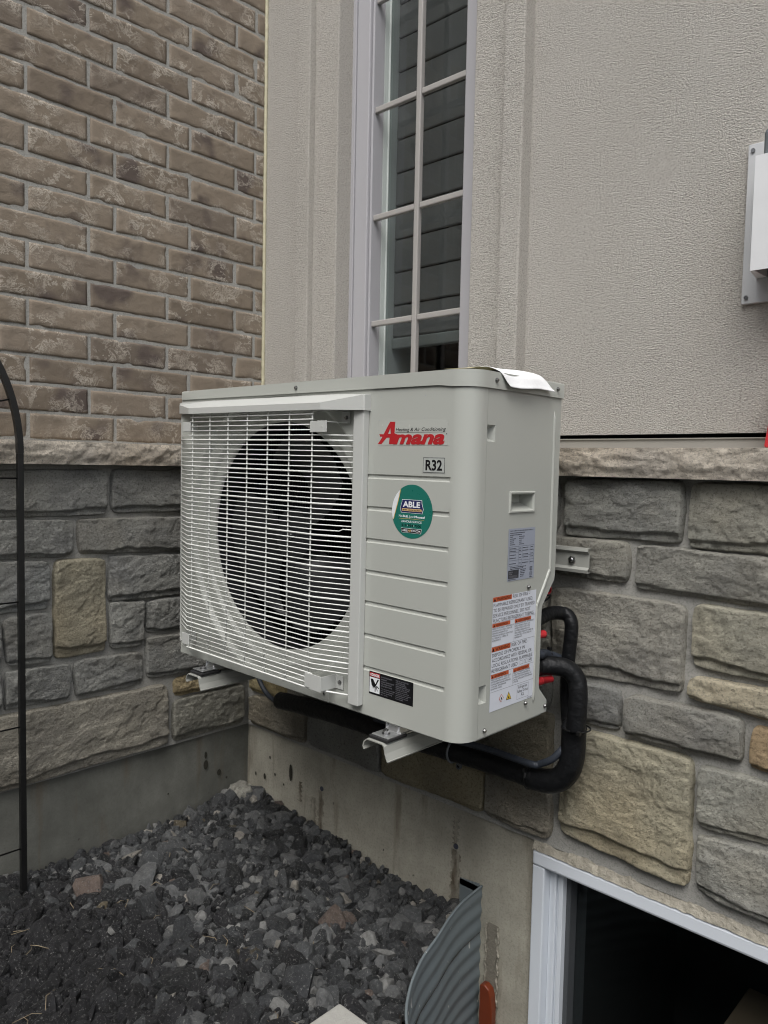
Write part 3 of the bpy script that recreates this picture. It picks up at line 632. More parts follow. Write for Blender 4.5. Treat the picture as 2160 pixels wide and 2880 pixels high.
for layer in range(3):
    yy = -1.55
    while yy < -.006:
        xx = .008
        while xx < 1.85:
            x = xx+rr.uniform(-.5, .5)*step; y = yy+rr.uniform(-.5, .5)*step; xx += step
            s_ = min(.038, max(.007, rr.lognormvariate(math.log(.0112), .42)))
            if x < s_*.8 or y > -s_*.8 or inwell(x, y, s_*1.45+.004): continue
            if 1.0 < x < 1.16 and y < -.505 and y > -.80: continue
            near = (x < 1.35 and y > -1.25)
            if not near and rr.random() < .55: continue
            if layer == 0 and rr.random() < .55: continue
            k = int(np.searchsorted(pc, rr.random())); col = np.array(PAL[k][0])*rr.uniform(.65, 1.1)
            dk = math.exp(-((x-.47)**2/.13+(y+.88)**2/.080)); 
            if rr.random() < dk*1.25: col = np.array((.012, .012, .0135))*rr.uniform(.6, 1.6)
            if (x-.04)**2+(y+.05)**2 < .002: col = np.array((.36, .35, .31))*rr.uniform(.7, 1.1); s_ = max(s_, .016)
            z = groundz(x, y)+(layer-2.0)*.011+rr.uniform(-.005, .005)
            addrock(x, y, z, s_*(1.15 if layer else 1.0), col)
        yy += step
AVn = np.concatenate(AV); AFn = np.concatenate(AF); ACn = np.concatenate(AC)
me = bpy.data.meshes.new('gravel'); me.vertices.add(len(AVn)); me.vertices.foreach_set('co', AVn.astype(np.float32).ravel())
me.loops.add(AFn.size); me.loops.foreach_set('vertex_index', AFn.astype(np.int32).ravel()); me.polygons.add(len(AFn))
me.polygons.foreach_set('loop_start', np.arange(0, AFn.size, 3, dtype=np.int32)); me.polygons.foreach_set('use_smooth', np.zeros(len(AFn), bool)); me.update(); me.validate()
ca = me.color_attributes.new('tint', 'FLOAT_COLOR', 'POINT'); ca.data.foreach_set('color', ACn.astype(np.float32).ravel()); me.materials.append(MGR)
gv = link('gravel', me); tag(gv, 'dark grey crushed stone gravel in the corner of the yard', 'gravel', kind='stuff')
# twigs and dry straw lying on the gravel
tw = MB()
for i in range(46):
    x, y = rr.uniform(.15, 1.0), rr.uniform(-1.15, -.35)
    if inwell(x, y, .03): continue
    a_ = rr.uniform(0, 6.28); L = rr.uniform(.02, .07); z = groundz(x, y)+.017
    tw.tube([(x, y, z), (x+math.cos(a_)*L*.5, y+math.sin(a_)*L*.5, z+rr.uniform(0, .008)), (x+math.cos(a_+.3)*L, y+math.sin(a_+.3)*L, z-.002)], rr.uniform(.0005, .0011), 5)
to = tw.build('dry_twigs', plain('straw', (.22, .18, .12), .8)); tag(to, 'thin dry twigs and straw scattered on the gravel', 'twigs', kind='stuff')
b = MB(); b.bbox((1.0137, -.80, -.03), (1.145, -.518, .012), .004); pv = b.build('paver', MLC); tag(pv, 'corner of a pale concrete paver beside the window well', 'paver')

# ---- trellis
t = thing('trellis', 'black metal garden trellis with an arched top against the left wall', 'trellis', (.12, -1.05, -.03))
for y in (-.80, -1.30):
    b = MB(); b.bbox((.113, y-.0075, -.05), (.127, y+.0075, 1.13), .0015); b.build('post', MBM, t)
b = MB(); n = 60; V = []
for i in range(n+1):
    a_ = PI*i/n; y, z = -1.05+.25*math.cos(a_), 1.13+.36*math.sin(a_); ty, tz = -.25*math.sin(a_), .36*math.cos(a_); l_ = math.hypot(ty, tz); ny, nz_ = tz/l_*.0075, -ty/l_*.0075
    V += [(.113, y-ny, z-nz_), (.127, y-ny, z-nz_), (.127, y+ny, z+nz_), (.113, y+ny, z+nz_)]
b.add(V, [(4*i+k, 4*i+(k+1) % 4, 4*i+4+(k+1) % 4, 4*i+4+k) for i in range(n) for k in range(4)]); b.build('arch', MBM, t)
for z in (.1128, .4327, .7549, 1.0677): b = MB(); b.tube([(.12, -.80, z), (.12, -1.30, z+.001)], .0022, 8); b.build('rung', MBM, t)
b = MB(); b.tube([(.12, -.818, 1.264), (.12, -.90, 1.243), (.12, -1.05, 1.19), (.12, -1.2, 1.243), (.12, -1.282, 1.264)], .0022, 8); b.build('rung', MBM, t)
for y in (-.925, -1.05, -1.175): b = MB(); b.tube([(.12, y, -.03), (.12, y, 1.2)], .0022, 8); b.build('rod', MBM, t)

# ---- metal vent on the stucco
V_ = 0
v = thing('vent_hood', 'galvanised metal vent hood on a screwed backplate, at the right edge of the stucco', 'vent', (1.72, .045, 1.6))
b = MB(); b.bbox((1.551, .041, 1.453), (1.90, .0495, 1.763), .0015); b.build('backplate', MVP, v)
b = MB(); b.box((1.600, .034, 1.470), (1.85, .0405, 1.500)); b.build('lower_plate', MVP, v)
b = MB(); b.add([(1.578, .04, 1.712), (1.594, -.045, 1.706), (1.86, -.045, 1.706), (1.876, .04, 1.712), (1.578, .04, 1.50), (1.594, -.045, 1.496), (1.86, -.045, 1.496), (1.876, .04, 1.50),
                 (1.598, .04, 1.500), (1.6, -.041, 1.4965), (1.856, -.041, 1.4965), (1.86, .04, 1.50), (1.598, .04, 1.70), (1.6, -.041, 1.70), (1.856, -.041, 1.70), (1.86, .04, 1.70)],
                [(0, 4, 5, 1), (1, 5, 6, 2), (2, 6, 7, 3), (0, 1, 2, 3), (4, 8, 9, 5), (5, 9, 10, 6), (6, 10, 11, 7), (8, 12, 13, 9), (9, 13, 14, 10), (10, 14, 15, 11), (13, 12, 15, 14)])
b.build('hood', MVE, v)
b = MB(); b.bbox((1.600, -.03, 1.69), (1.86, .035, 1.762), .012, 3); b.build('cap', plain('blue_grey_plastic', (.13, .15, .16), .5), v)
for x, z in ((1.5605, 1.750), (1.5605, 1.4655), (1.885, 1.75), (1.885, 1.4655)): b = MB(); b.cyl((x, .041, z), (0, -1, 0), .0042, .003, 10); b.build('screw', MSC, v)
b = MB(); b.cyl((1.613, .034, 1.487), (0, -1, 0), .0045, .002, 10); b.build('screw', MBM, v, 'rusty screw hole below the hood')
b = MB(); pts = [(1.629, 1.1685), (1.633, 1.166), (1.76, 1.166), (1.76, 1.32), (1.647, 1.32), (1.637, 1.235)]
b.prism([(x, -.03, z) for x, z in pts], (0, .045, 0)); rc = b.build('plastic_case', MRE); tag(rc, 'edge of a red plastic case standing on the ledge below the vent', 'plastic case')
bv = rc.modifiers.new('bevel', 'BEVEL'); bv.width = .004; bv.segments = 2

# ================================================================= THE AIR CONDITIONER
YF, XR, XL, ZB0, ZT0 = -.461, 1.263, .317, .606, 1.277
ac = thing('air_conditioner', 'off-white outdoor air conditioner with wire fan guard, hung on wall brackets', 'air conditioner', (.79, -.305, .6035))
SEAM = -.4095
# front panel: pressed fan surround + grooved service side + rounded corner
b = MB()
FC, FZ, FR = .700, .948, .268
XJ = .9985
def rectD(a_):
    c, s_ = math.cos(a_), math.sin(a_); d = 9
    if c > 1e-6: d = min(d, (XJ-FC)/c)
    if c < -1e-6: d = min(d, (XL-FC)/c)
    if s_ > 1e-6: d = min(d, (ZT0-FZ)/s_)
    if s_ < -1e-6: d = min(d, (ZB0-FZ)/s_)
    return d
angs = sorted([2*PI*i/180 for i in range(180)]+[math.atan2(z-FZ, x-FC) % (2*PI) for x in (XL, XJ) for z in (ZB0, ZT0)])
prof = [(.2660, .034), (.2662, .031), (.2675, .0285), (.270, .0265), (.275, .0250), (.284, .0240), (.289, .0230), (.292, .020), (.295, .0155), (.298, .0140), (.302, .0136), (.324, .0132), (.3275, .0120), (.332, .0050), (.3355, .0010), (.339, 0), (9, 0)]
V = []
for a_ in angs:
    D = rectD(a_)
    for k, (r_, d) in enumerate(prof):
        rr_ = min(r_, D-.00005*(len(prof)-1-k)); q_ = min(1, max(0, (D-.006-rr_)/.016)); d *= q_*q_*(3-2*q_); V.append((FC+rr_*math.cos(a_), YF+d, FZ+rr_*math.sin(a_)))
K = len(prof); n = len(angs)
b.add(V, [(i*K+k, i*K+k+1, ((i+1) % n)*K+k+1, ((i+1) % n)*K+k) for i in range(n) for k in range(K-1)], True)
# service side grid with six pressed grooves
gz = [1.0975, 1.0328, .9675, .9025, .8385, .7712, .7035]
zl = sorted(set([ZB0, ZT0]+[round(g_+d, 5) for g_ in gz for d in (-.0052, -.0040, -.0026, -.0008, .0008, .0022, .0034, .0046)]+list(np.linspace(.62, 1.27, 40).round(5))))
xl = [XJ, 1.01, 1.05, 1.10, 1.15, 1.19, 1.212, 1.2165, 1.2195, 1.2225]
arc = [(1.2225+(1.263-1.2225)*math.sin(t), YF+(.0405)*(1-math.cos(t))) for t in np.linspace(.08, PI/2, 14)]
cols = [(x, YF, 1) for x in xl]+[(x, y, 0) for x, y in arc]+[(XR, -.4095, 0)]
def groove(z):
    d = 0
    for g_ in gz:
        q = z-g_
        if -.0052 < q < .0046:
            if q > .0022: d = (.0046-q)/.0024*.0030
            elif q > -.0026: d = .0030-.0006*(.0022-q)/.0048
            else: d = (q+.0052)/.0026*.0024
    return d
V = []
for z in zl:
    for (x, y, gg) in cols:
        f_ = 1 if x < 1.2155 else (0 if x > 1.222 else (1.222-x)/.0065)
        V.append((x, y+(groove(z)*f_ if gg else 0), z))
b.add(V, gridmesh(None, len(cols), len(zl)), True)
b.add([(XR, -.4095, ZB0), (XR, -.4095, ZT0), (XR-.014, -.4095, ZT0), (XR-.014, -.4095, ZB0)], [(0, 3, 2, 1)])
b.build('front_panel', MPA, ac, sharp=14)
b = MB(); b.tube([(FC, YF+.0335, FZ), (FC, YF+.10, FZ)], .2662, 90, False); b.build('fan_shroud', MFA, ac)
# rest of the cabinet
b = MB(); b.box((XL, YF+.001, ZB0+.001), (XL+.0015, -.150, ZT0)); b.build('left_panel', MPA, ac)
b = MB(); b.box((XL+.0016, -.1525, ZB0), (1.2345, -.150, ZT0)); b.build('back_panel', MPA, ac)
b = MB(); b.bbox((XL+.002, YF+.0025, ZB0-.0035), (1.215, -.152, ZB0+.012), .002); b.box((1.2151, -.40, ZB0-.010), (1.2500, -.165, ZB0+.012)); b.bbox((XL+.0005, YF-.0016, ZB0-.002), (.905, YF+.004, ZB0+.022), .0015); b.build('base_pan', MPA, ac)
b = MB()
for a_, c_ in (((.36, -.30, .66), (1.19, -.29, 1.26)), ((.33, -.405, 1.22), (1.19, -.29, 1.27)), ((.33, -.405, .612), (1.19, -.29, .66)), ((.33, -.37, .66), (.40, -.29, 1.22)), ((1.00, -.44, .66), (1.19, -.16, 1.27))): b.box(a_, c_)
b.build('dark_interior', MDK, ac)
b = MB()
for i in range(60): x = .40+i*.01; b.box((x, -.302, .66), (x+.0012, -.3005, 1.22))
o = b.build('coil_fins', MFA, ac); o['kind'] = 'stuff'
# lid
per = [(.3145, -.147), (.3145, -.4590)]+[(.3205-.006*math.cos(t), -.4585-.006*math.sin(t)) for t in np.linspace(.3, PI/2, 4)]+[(x, -.4645) for x in np.linspace(.40, 1.19, 9)]+[(1.2215+.045*math.sin(t), -.4195-.045*math.cos(t)) for t in np.linspace(0, PI/2, 12)]+[(1.2665, -.30), (1.2665, -.147)]
zb_ = lambda x: 1.2765-.0055*(x-.317)/.946-(.0035 if x > 1.20 else 0)
n = len(per); bm = bmesh.new(); lo = [bm.verts.new((x, y, zb_(x))) for x, y in per]; hi = [bm.verts.new((x, y, 1.2985)) for x, y in per]
tf = bm.faces.new(hi)
for i in range(n): bm.faces.new((lo[i], lo[(i+1) % n], hi[(i+1) % n], hi[i]))
bm.faces.ensure_lookup_table()
bmesh.ops.bevel(bm, geom=[e for e in bm.edges if e.verts[0].co.z > 1.298 and e.verts[1].co.z > 1.298], offset=.004, segments=3, affect='EDGES', profile=.5)
bmesh.ops.recalc_face_normals(bm, faces=bm.faces[:])
b = MB(); b.bm(bm, False); b.box((.3165, -.462, 1.262), (.3175, -.148, 1.29)); lid = b.build('top_cover', MPA, ac)
lid.data.polygons.foreach_set('use_smooth', [True]*len(lid.data.polygons)); lid.data.set_sharp_from_angle(angle=math.radians(32))
# side panel
oz = 1.2695
out = [(SEAM+.0012, .606), (SEAM+.0012, .6725), (-.3845, .6725), (-.3845, .7075), (SEAM+.0012, .7075), (SEAM+.0012, 1.1695), (-.3825, 1.1695), (-.3825, 1.2005), (SEAM+.0012, 1.2005), (SEAM+.0012, oz), (-.1490, oz), (-.1490, .899), (-.1510, .888), (-.1940, .838), (-.1965, .828), (-.1965, .668), (-.1935, .660), (-.1635, .631), (-.1625, .606)]
hole = [(-.3270, 1.0345), (-.2410, 1.0345), (-.2400, 1.0355), (-.2400, 1.0735), (-.2410, 1.0745), (-.3270, 1.0745), (-.3280, 1.0735), (-.3280, 1.0355)]
V, F = plate(out, [hole], lambda u, v: (XR-.0006, u, v))
b = MB(); b.add(V, F)
b.add([(XR-.0006, y, z) for y, z in out]+[(XR-.0126, y, z) for y, z in out], [(i, i+len(out), (i+1) % len(out)+len(out), (i+1) % len(out)) for i in range(len(out)) if i not in (1, 2, 3, 5, 6, 7)])
for z0, z1, ye in ((.6725, .7075, -.3845), (1.1695, 1.2005, -.3825)):      # screw pockets
    x1, x0 = XR-.0006, XR-.0125; y0 = SEAM+.0012
    b.add([(x1, y0, z1), (x1, ye, z1), (x1, ye, z0), (x1, y0, z0), (x0, y0, z1-.007), (x0, ye-.008, z1-.007), (x0, ye-.008, z0+.006), (x0, y0, z0+.006)], [(0, 1, 5, 4), (1, 2, 6, 5), (2, 3, 7, 6), (4, 5, 6, 7)])
# rib
rp = smoothpath([(XR-.0016, -.1745, 1.240), (XR-.0016, -.1730, 1.10), (XR-.0016, -.1705, .925), (XR-.0016, -.1745, .905), (XR-.0016, -.2120, .846), (XR-.0016, -.2165, .828), (XR-.0016, -.2165, .70), (XR-.0016, -.2165, .636)], 5)
b.tube(rp, [.0012]+[.0042]*(len(rp)-2)+[.0012], 10)
b.build('side_panel', MPA, ac)
# lift handle
b = MB()
ri, ro, rx = (-.3225, -.2455, 1.0395, 1.0695), (-.3295, -.2385, 1.0330, 1.0760), XR+.0022
P0 = [(ro[0], ro[2]), (ro[1], ro[2]), (ro[1], ro[3]), (ro[0], ro[3])]; P1 = [(ri[0], ri[2]), (ri[1], ri[2]), (ri[1], ri[3]), (ri[0], ri[3])]
pm = [((a0+c0)/2, (a1+c1)/2) for (a0, a1), (c0, c1) in zip(P0, P1)]
V = [(XR-.001, y, z) for y, z in P0]+[(rx, y*.75+c*.25, z*.75+d*.25) for (y, z), (c, d) in zip(P0, P1)]+[(rx, y*.35+c*.65, z*.35+d*.65) for (y, z), (c, d) in zip(P0, P1)]+[(XR-.002, y, z) for y, z in P1]
V += [(XR-.030, P1[0][0]+.004, P1[0][1]+.012), (XR-.030, P1[1][0]-.004, P1[1][1]+.012), (XR-.030, P1[2][0]-.004, P1[2][1]-.001), (XR-.030, P1[3][0]+.004, P1[3][1]-.001)]
F = [(L*4+i, L*4+(i+1) % 4, L*4+4+(i+1) % 4, L*4+4+i) for L in range(4) for i in range(4)]+[(16, 17, 18, 19)]
b.add(V, F); hd = b.build('lift_handle', MPA, ac)
# screws (two shared meshes)
def screw_mesh(ax):
    c = MB(); c.cyl((0, 0, 0), ax, .0046, .0016, 14); c.cyl(tuple(.0014*k for k in ax), ax, .0038, .0030, 6, .0030); return mesh('screw', c.V, c.F, MSC)
SF, SS = screw_mesh((0, -1, 0)), screw_mesh((1, 0, 0))
def put(me_, name, p, parent=None, label=None):
    parent = parent or ac; o = link(name, me_, parent, tuple(Vector(p)-rootof(parent)));
    if label: o['label'] = label
    return o
for p in ((.7825, -.4645, 1.2860),): put(SF, 'screw', p)
for p in ((1.2665, -.3895, 1.2830), (1.2665, -.1735, 1.2845), (XR-.011, -.4035, 1.187), (XR-.011, -.4035, .690), (XR, -.2513, .882), (XR, -.3878, .6185), (XR, -.2479, .6425), (XR, -.1718, .6200)): put(SS, 'screw', p)
b = MB(); b.cyl((.892, YF-.0016, ZB0+.016), (0, -1, 0), .003, .003, 8); b.build('screw', MSC, ac)
# valves and pipe stubs in the cut-away corner of the side panel
for z, c_ in ((.80, MYE), (.694, MYE)):
    b = MB(); b.cyl((1.236, -.215, z), (0, 1, 0), .010, .045, 6); b.cyl((1.236, -.225, z-.012), (0, 0, -1), .009, .03, 10); b.build('valve', c_, ac)
b = MB(); b.box((1.19, -.225, .62), (1.215, -.153, .90)); b.build('valve_plate', MPA, ac)
b = MB(); b.tube(smoothpath([(1.236, -.195, .766), (1.243, -.175, .769), (1.2475, -.158, .7695)], 4), .0085, 12); b.build('red_cap', MRE, ac)
b = MB(); b.tube([(1.234, -.195, .6665), (1.2465, -.163, .6685), (1.2465, -.163, .6685), (1.258, -.137, .6705)], [.0095, .0090, .0078, .0074], 14); b.tube([(1.2470, -.161, .6686), (1.2475, -.160, .6687)], .0084, 14); b.build('red_cap', MRE, ac)
for k in range(2):
    b = MB(); pts = smoothpath([(1.225, -.155, .862-k*.012), (1.243, -.140, .870-k*.02), (1.236, -.12, .856-k*.012), (1.228, -.13, .842-k*.008)], 5); b.tube(pts, .0022, 7); b.build('wire_loop', (MRE, MBK)[k], ac)

# fan
fan = MB(); fan.cyl((FC, -.396, FZ), (0, 1, 0), .062, .05, 40); fan.cyl((FC, -.403, FZ), (0, 1, 0), .045, .004, 40, .062); fo = fan.build('fan_hub', MFA, ac)
nu = MB(); nu.cyl((FC, -.400, FZ), (0, -1, 0), .009, .007, 6); nu.cyl((FC, -.407, FZ), (0, -1, 0), .005, .006, 12); nu.build('hub_nut', MSC, ac)
for k in range(3):
    V = []; nr, na = 12, 16; a0 = k*2*PI/3+.35
    for i in range(nr):
        r_ = .058+i/(nr-1)*.182; sp = math.radians(62+30*i/(nr-1))
        for j in range(na):
            t = j/(na-1); a_ = a0+t*sp+.35*(i/(nr-1))**2; y = -.408+.062*t-.012*math.sin(PI*t)
            if i == nr-1: r2_ = r_-.02*abs(2*t-1)**4
            else: r2_ = r_
            V.append((FC+r2_*math.cos(a_), y, FZ+r2_*math.sin(a_)))
    b = MB(); b.add(V, gridmesh(None, na, nr), True); b.build('fan_blade', MFB, ac)

# wire guard
guard = link('fan_guard', None, ac, (0, 0, 0))
def gt(x, z): return z-.0045*(x-.65)
for k in range(54):
    z = 1.2250-.01102*k; thick = (k % 6 == 5); r_ = .0020 if thick else .00130
    if k < 2: pts = [(.4185, -.501), (.883, -.501)]
    elif k < 4: pts = [(.404, -.501), (.898, -.501)]
    elif 50 <= k <= 52: pts = [(.404, -.501), (.893, -.501)]
    else: pts = [(.316, -.4625), (.400, -.4975), (.408, -.5005), (.418, -.501), (.6, -.501), (.885, -.501), (.896, -.4995), (.905, -.4965), (.981, -.4705)]
    P_ = [(x, y, gt(x, z)) for x, y in pts]
    if k == 22: P_ = P_[:-1]+[(.948, -.4812, gt(.94, z)), (.956, -.4785, gt(.94, z)+.0042), (.981, -.4705, gt(.981, z)+.0042)]
    b = MB(); b.tube(P_, r_, 8); b.build('wire', MWI, guard)
for i in range(7):
    x = .4246+.0755*i; sh = .0026
    b = MB(); b.tube([(x, -.472, gt(x, 1.246)), (x, -.488, gt(x, 1.2425)), (x, -.4975, gt(x, 1.234)), (x, -.501+sh, gt(x, 1.2240)), (x, -.501+sh, gt(x, .95)), (x, -.501+sh, gt(x, .6405))], .0017, 8); b.build('wire', MWI, guard)
b = MB(); b.bbox((.979, -.4775, .6235), (1.0085, -.4612, 1.236), .0016); b.build('guard_post', MGU, guard)
b = MB(); b.bbox((.3045, -.4575, .632), (.3165, -.430, 1.240), .0014); b.build('guard_post', MGU, guard)
b = MB()
top = [(.3035, -.4612, 1.2415, 1.2640), (.3050, -.4630, 1.2415, 1.2635), (.4200, -.5085, 1.2350, 1.2495), (.9125, -.5085, 1.2315, 1.2460), (1.0100, -.4815, 1.2295, 1.2600), (1.0125, -.4790, 1.2293, 1.2605), (1.0125, -.4612, 1.2293, 1.2620)]
V = [(x, y, z0) for x, y, z0, z1 in top]+[(x, y, z1) for x, y, z0, z1 in top]+[(x, max(y+.006, -.4612) if 0 < i < 6 else y, z0) for i, (x, y, z0, z1) in enumerate(top)]
bk = [(.3035, -.4612, 1.2690), (.3150, -.4612, 1.2700), (.4300, -.4612, 1.2700), (.9125, -.4612, 1.2670), (.990, -.4612, 1.2640), (1.0060, -.4612, 1.2630), (1.0125, -.4612, 1.2622)]
V += bk; m_ = 7
F = [(i, i+1, m_+i+1, m_+i) for i in range(6)]+[(m_+i, m_+i+1, 3*m_+i+1, 3*m_+i) for i in range(6)]+[(i+1, i, 2*m_+i, 2*m_+i+1) for i in range(6)]
b.add(V, F); cn = b.build('canopy', MGU, guard)
bv = cn.modifiers.new('bevel', 'BEVEL'); bv.width = .0012; bv.segments = 2; bv.limit_method = 'ANGLE'
b = MB()
b.bbox((.877, -.5052, 1.1855), (.9015, -.5032, 1.2080), .0006); b.bbox((.9018, -.5075, 1.1855), (.931, -.5055, 1.2090), .0006); b.box((.905, -.5055, 1.2062), (.931, -.4635, 1.2078)); b.box((.931, -.470, 1.2062), (.9545, -.4635, 1.2078)); b.bbox((.929, -.4635, 1.2035), (.9545, -.4618, 1.2290), .0008); b.cyl((.917, -.5074, 1.197), (0, -1, 0), .0022, .0006, 10)
b.build('clip', MGU, guard); 
b = MB()
b.bbox((.874, -.5052, .6425), (.893, -.5032, .6725), .0006); b.bbox((.8932, -.5075, .6405), (.928, -.5055, .6740), .0006); b.box((.9262, -.5055, .6430), (.9282, -.463, .6725)); b.bbox((.9265, -.4635, .6420), (.9505, -.4618, .6715), .0008); b.build('clip', MGU, guard)
for p in ((.945, -.4635, 1.2165), (.941, -.4635, .6575)): put(SF, 'screw', p, guard)
for z0, z1 in ((1.1915, 1.2150), (.6490, .6775)):
    b = MB(); b.bbox((.391, -.5052, z0), (.4235, -.5032, z1), .0006); b.box((.391, -.5045, z0), (.3925, -.463, z1-.002)); b.build('clip', MGU, guard)
b = MB(); b.box((.3168, -.4605, 1.062), (.3175, -.4585, 1.070)); 

# ---------------------------------------------------------------- lettering
_tc = {}
def tmesh(body, bold=0.0, shear=0.0):
    key = (body, bold, shear)
    if key not in _tc:
        cu = bpy.data.curves.new('t', 'FONT'); cu.body = body; cu.size = 1; cu.offset = bold; cu.shear = shear; cu.resolution_u = 3
        ob = bpy.data.objects.new('t', cu); COL.objects.link(ob)
        dg = bpy.context.evaluated_depsgraph_get(); me_ = bpy.data.meshes.new_from_object(ob.evaluated_get(dg))
        V = [(v.co.x, v.co.y) for v in me_.vertices]; F = [tuple(p.vertices) for p in me_.polygons]
        COL.objects.unlink(ob); bpy.data.objects.remove(ob); bpy.data.curves.remove(cu); bpy.data.meshes.remove(me_)
        _tc[key] = (V, F)
    return _tc[key]
CAP = max(v[1] for v in tmesh('H')[0])
def text(b, fr, body, u0, v0, width, cap, bold=0.0, shear=0.0, d=.0):
    V, F = tmesh(body, bold, shear)
    if not V: return
    x0 = min(v[0] for v in V); x1 = max(v[0] for v in V); sx = width/(x1-x0); sz = cap/(CAP+2*bold)
    b.add([fr(u0+(x-x0)*sx, v0+(y+bold)*sz, d) for x, y in V], F)
def quad(b, fr, u0, v0, u1, v1, d=0): b.add([fr(u0, v0, d), fr(u1, v0, d), fr(u1, v1, d), fr(u0, v1, d)], [(0, 1, 2, 3)])
def poly(b, fr, pts, d=0): b.add([fr(u, v, d) for u, v in pts], [tuple(range(len(pts)))])
fF = lambda u, v, d=0: (u, YF-.0004-d, v)
fS = lambda u, v, d=0: (XR+.0001+d, u, v)
def frame(b, fr, u0, v0, u1, v1, t, d=0):
    quad(b, fr, u0, v0, u1, v0+t, d); quad(b, fr, u0, v1-t, u1, v1, d); quad(b, fr, u0, v0+t, u0+t, v1-t, d); quad(b, fr, u1-t, v0+t, u1, v1-t, d)
T1, T2, T3 = .00025, .0005, .00075
# brand badge
b = MB(); A_ = [(1.0665, 1.2062), (1.0805, 1.2059), (1.08, 1.1995), (1.0791, 1.1836), (1.0867, 1.181), (1.0804, 1.1622), (1.0647, 1.1622), (1.0662, 1.1749), (1.0583, 1.175), (1.0441, 1.1623), (1.0343, 1.1624), (1.047, 1.1768), (1.0408, 1.1768), (1.0378, 1.182), (1.0497, 1.1818)]
V, F = plate(A_, [[(1.0675, 1.1939), (1.0618, 1.1825), (1.0685, 1.1824)]], lambda u, v: fF(u, v, T1)); b.add(V, F)
text(b, fF, 'mana', 1.0760, 1.1618, .1300, .0275, .040, .28, T2)
b.mi = 1; text(b, fF, 'Heating & Air Conditioning', 1.0822, 1.1872, .1255, .0066, .006, .22, T1); quad(b, fF, 1.0815, 1.1846, 1.2065, 1.1852, T1)
b.mi = 2; b.add([fF(1.2098+.0011*math.cos(t*PI/6), 1.1815+.0013*math.sin(t*PI/6), T1) for t in range(12)], [tuple(range(12))])
b.build('brand_lettering', [IRED, IBLK, IDGR], ac)
b = MB(); quad(b, fF, 1.0330, 1.1603, 1.2130, 1.2090, 0); b.build('brand_label', plain('clear_label', (.435, .448, .415), .25, 0, .01), ac)
# refrigerant tag
b = MB(); quad(b, fF, 1.1538, 1.1079, 1.2082, 1.1380); lb = b.build('refrigerant_label', plain('grey_label', (.42, .44, .42), .35, 0, .02), ac)
b = MB(); frame(b, fF, 1.1546, 1.1087, 1.2074, 1.1372, .0009, T1); text(b, fF, 'R32', 1.1607, 1.1130, .0405, .0198, .03, 0, T1); b.build('lettering', IBLK, lb)
# round service sticker
cx, cz, rs = 1.1292, 1.0326, .0522
b = MB(); b.add([fF(cx+rs*math.cos(t*PI/36), cz+rs*math.sin(t*PI/36)) for t in range(72)], [tuple(range(72))]); stk = b.build('service_sticker', IGRN, ac)
b = MB(); arc_ = [(cx+(rs-.0004)*math.cos(math.radians(t)), cz+(rs-.0004)*math.sin(math.radians(t))) for t in range(126, 202, 4)]
inner = [(1.0812, 1.0150), (1.0855, 1.0285), (1.0900, 1.0430), (1.0948, 1.0590), (1.0985, 1.0745)]
poly(b, fF, arc_+inner, T1); b.mi = 1
for i in range(4):
    (x0, z0), (x1, z1) = inner[i], inner[i+1]; poly(b, fF, [(x0, z0), (x1, z1), (x1+.0017, z1), (x0+.0017, z0)], T2)
b.mi = 2; bd = [(1.1037, 1.0556), (1.1548, 1.0556), (1.1552, 1.0500), (1.1590, 1.0380), (1.1564, 1.0294), (1.1018, 1.0294), (1.0990, 1.0380), (1.1030, 1.0500)]; poly(b, fF, bd, T1)
b.mi = 3; c0 = (1.1291, 1.043); poly(b, fF, [(c0[0]+(x-c0[0])*.965, c0[1]+(z-c0[1])*.93) for x, z in bd], T2)
b.mi = 2; text(b, fF, 'ABLE', 1.1062, 1.0405, .0446, .0115, .035, 0, T3)
b.mi = 4; quad(b, fF, 1.1040, 1.0330, 1.1546, 1.0380, T3); b.mi = 5; text(b, fF, 'HEATING  COOLING  ELECTRICAL', 1.1060, 1.0342, .0466, .0024, .02, 0, .001)
b.mi = 2; text(b, fF, 'No', 1.0962, 1.0206, .0092, .0046, .0, 0, T1); text(b, fF, 'Bull,', 1.1068, 1.0206, .0142, .0046, .035, 0, T1); text(b, fF, 'Just', 1.1226, 1.0206, .0120, .0046, .0, 0, T1); text(b, fF, 'Moose!', 1.1366, 1.0206, .0262, .0046, .035, 0, T1)
b.mi = 1; poly(b, fF, [(1.0966, 1.0172), (1.128, 1.0180), (1.161, 1.0172), (1.161, 1.0177), (1.128, 1.0188), (1.0966, 1.0177)], T1)
b.mi = 2; text(b, fF, '24 HOUR SERVICE', 1.1029, 1.0108, .0522, .0042, .015, 0, T1)
b.mi = 5; text(b, fF, '519', 1.1038, 1.0030, .0130, .0046, .02, 0, T1); text(b, fF, '954', 1.1206, 1.0030, .0130, .0046, .02, 0, T1); text(b, fF, '7300', 1.1370, 1.0030, .0168, .0046, .02, 0, T1)
b.mi = 2
for x in (1.1188, 1.1353): b.add([fF(x+.0008*math.cos(t*PI/5), 1.0053+.0009*math.sin(t*PI/5), T1) for t in range(10)], [tuple(range(10))])
poly(b, fF, [(1.1022, .9998), (1.1560, .9998), (1.1536, .9908), (1.1044, .9908)], T1); b.mi = 5; poly(b, fF, [(1.1030, .9992), (1.1552, .9992), (1.1530, .9916), (1.1050, .9916)], T2)
b.mi = 2; text(b, fF, 'ABLE', 1.1064, .9934, .0136, .0042, .02, 0, T3); text(b, fF, 'KW.COM', 1.1298, .9934, .0228, .0042, .02, 0, T3); b.mi = 6; text(b, fF, 'AIR', 1.1204, .9934, .0090, .0042, .02, 0, T3)
b.build('lettering', [IWHT, IGLD, IWHT, INAV, ITAN, IBLK, ITAN], stk)
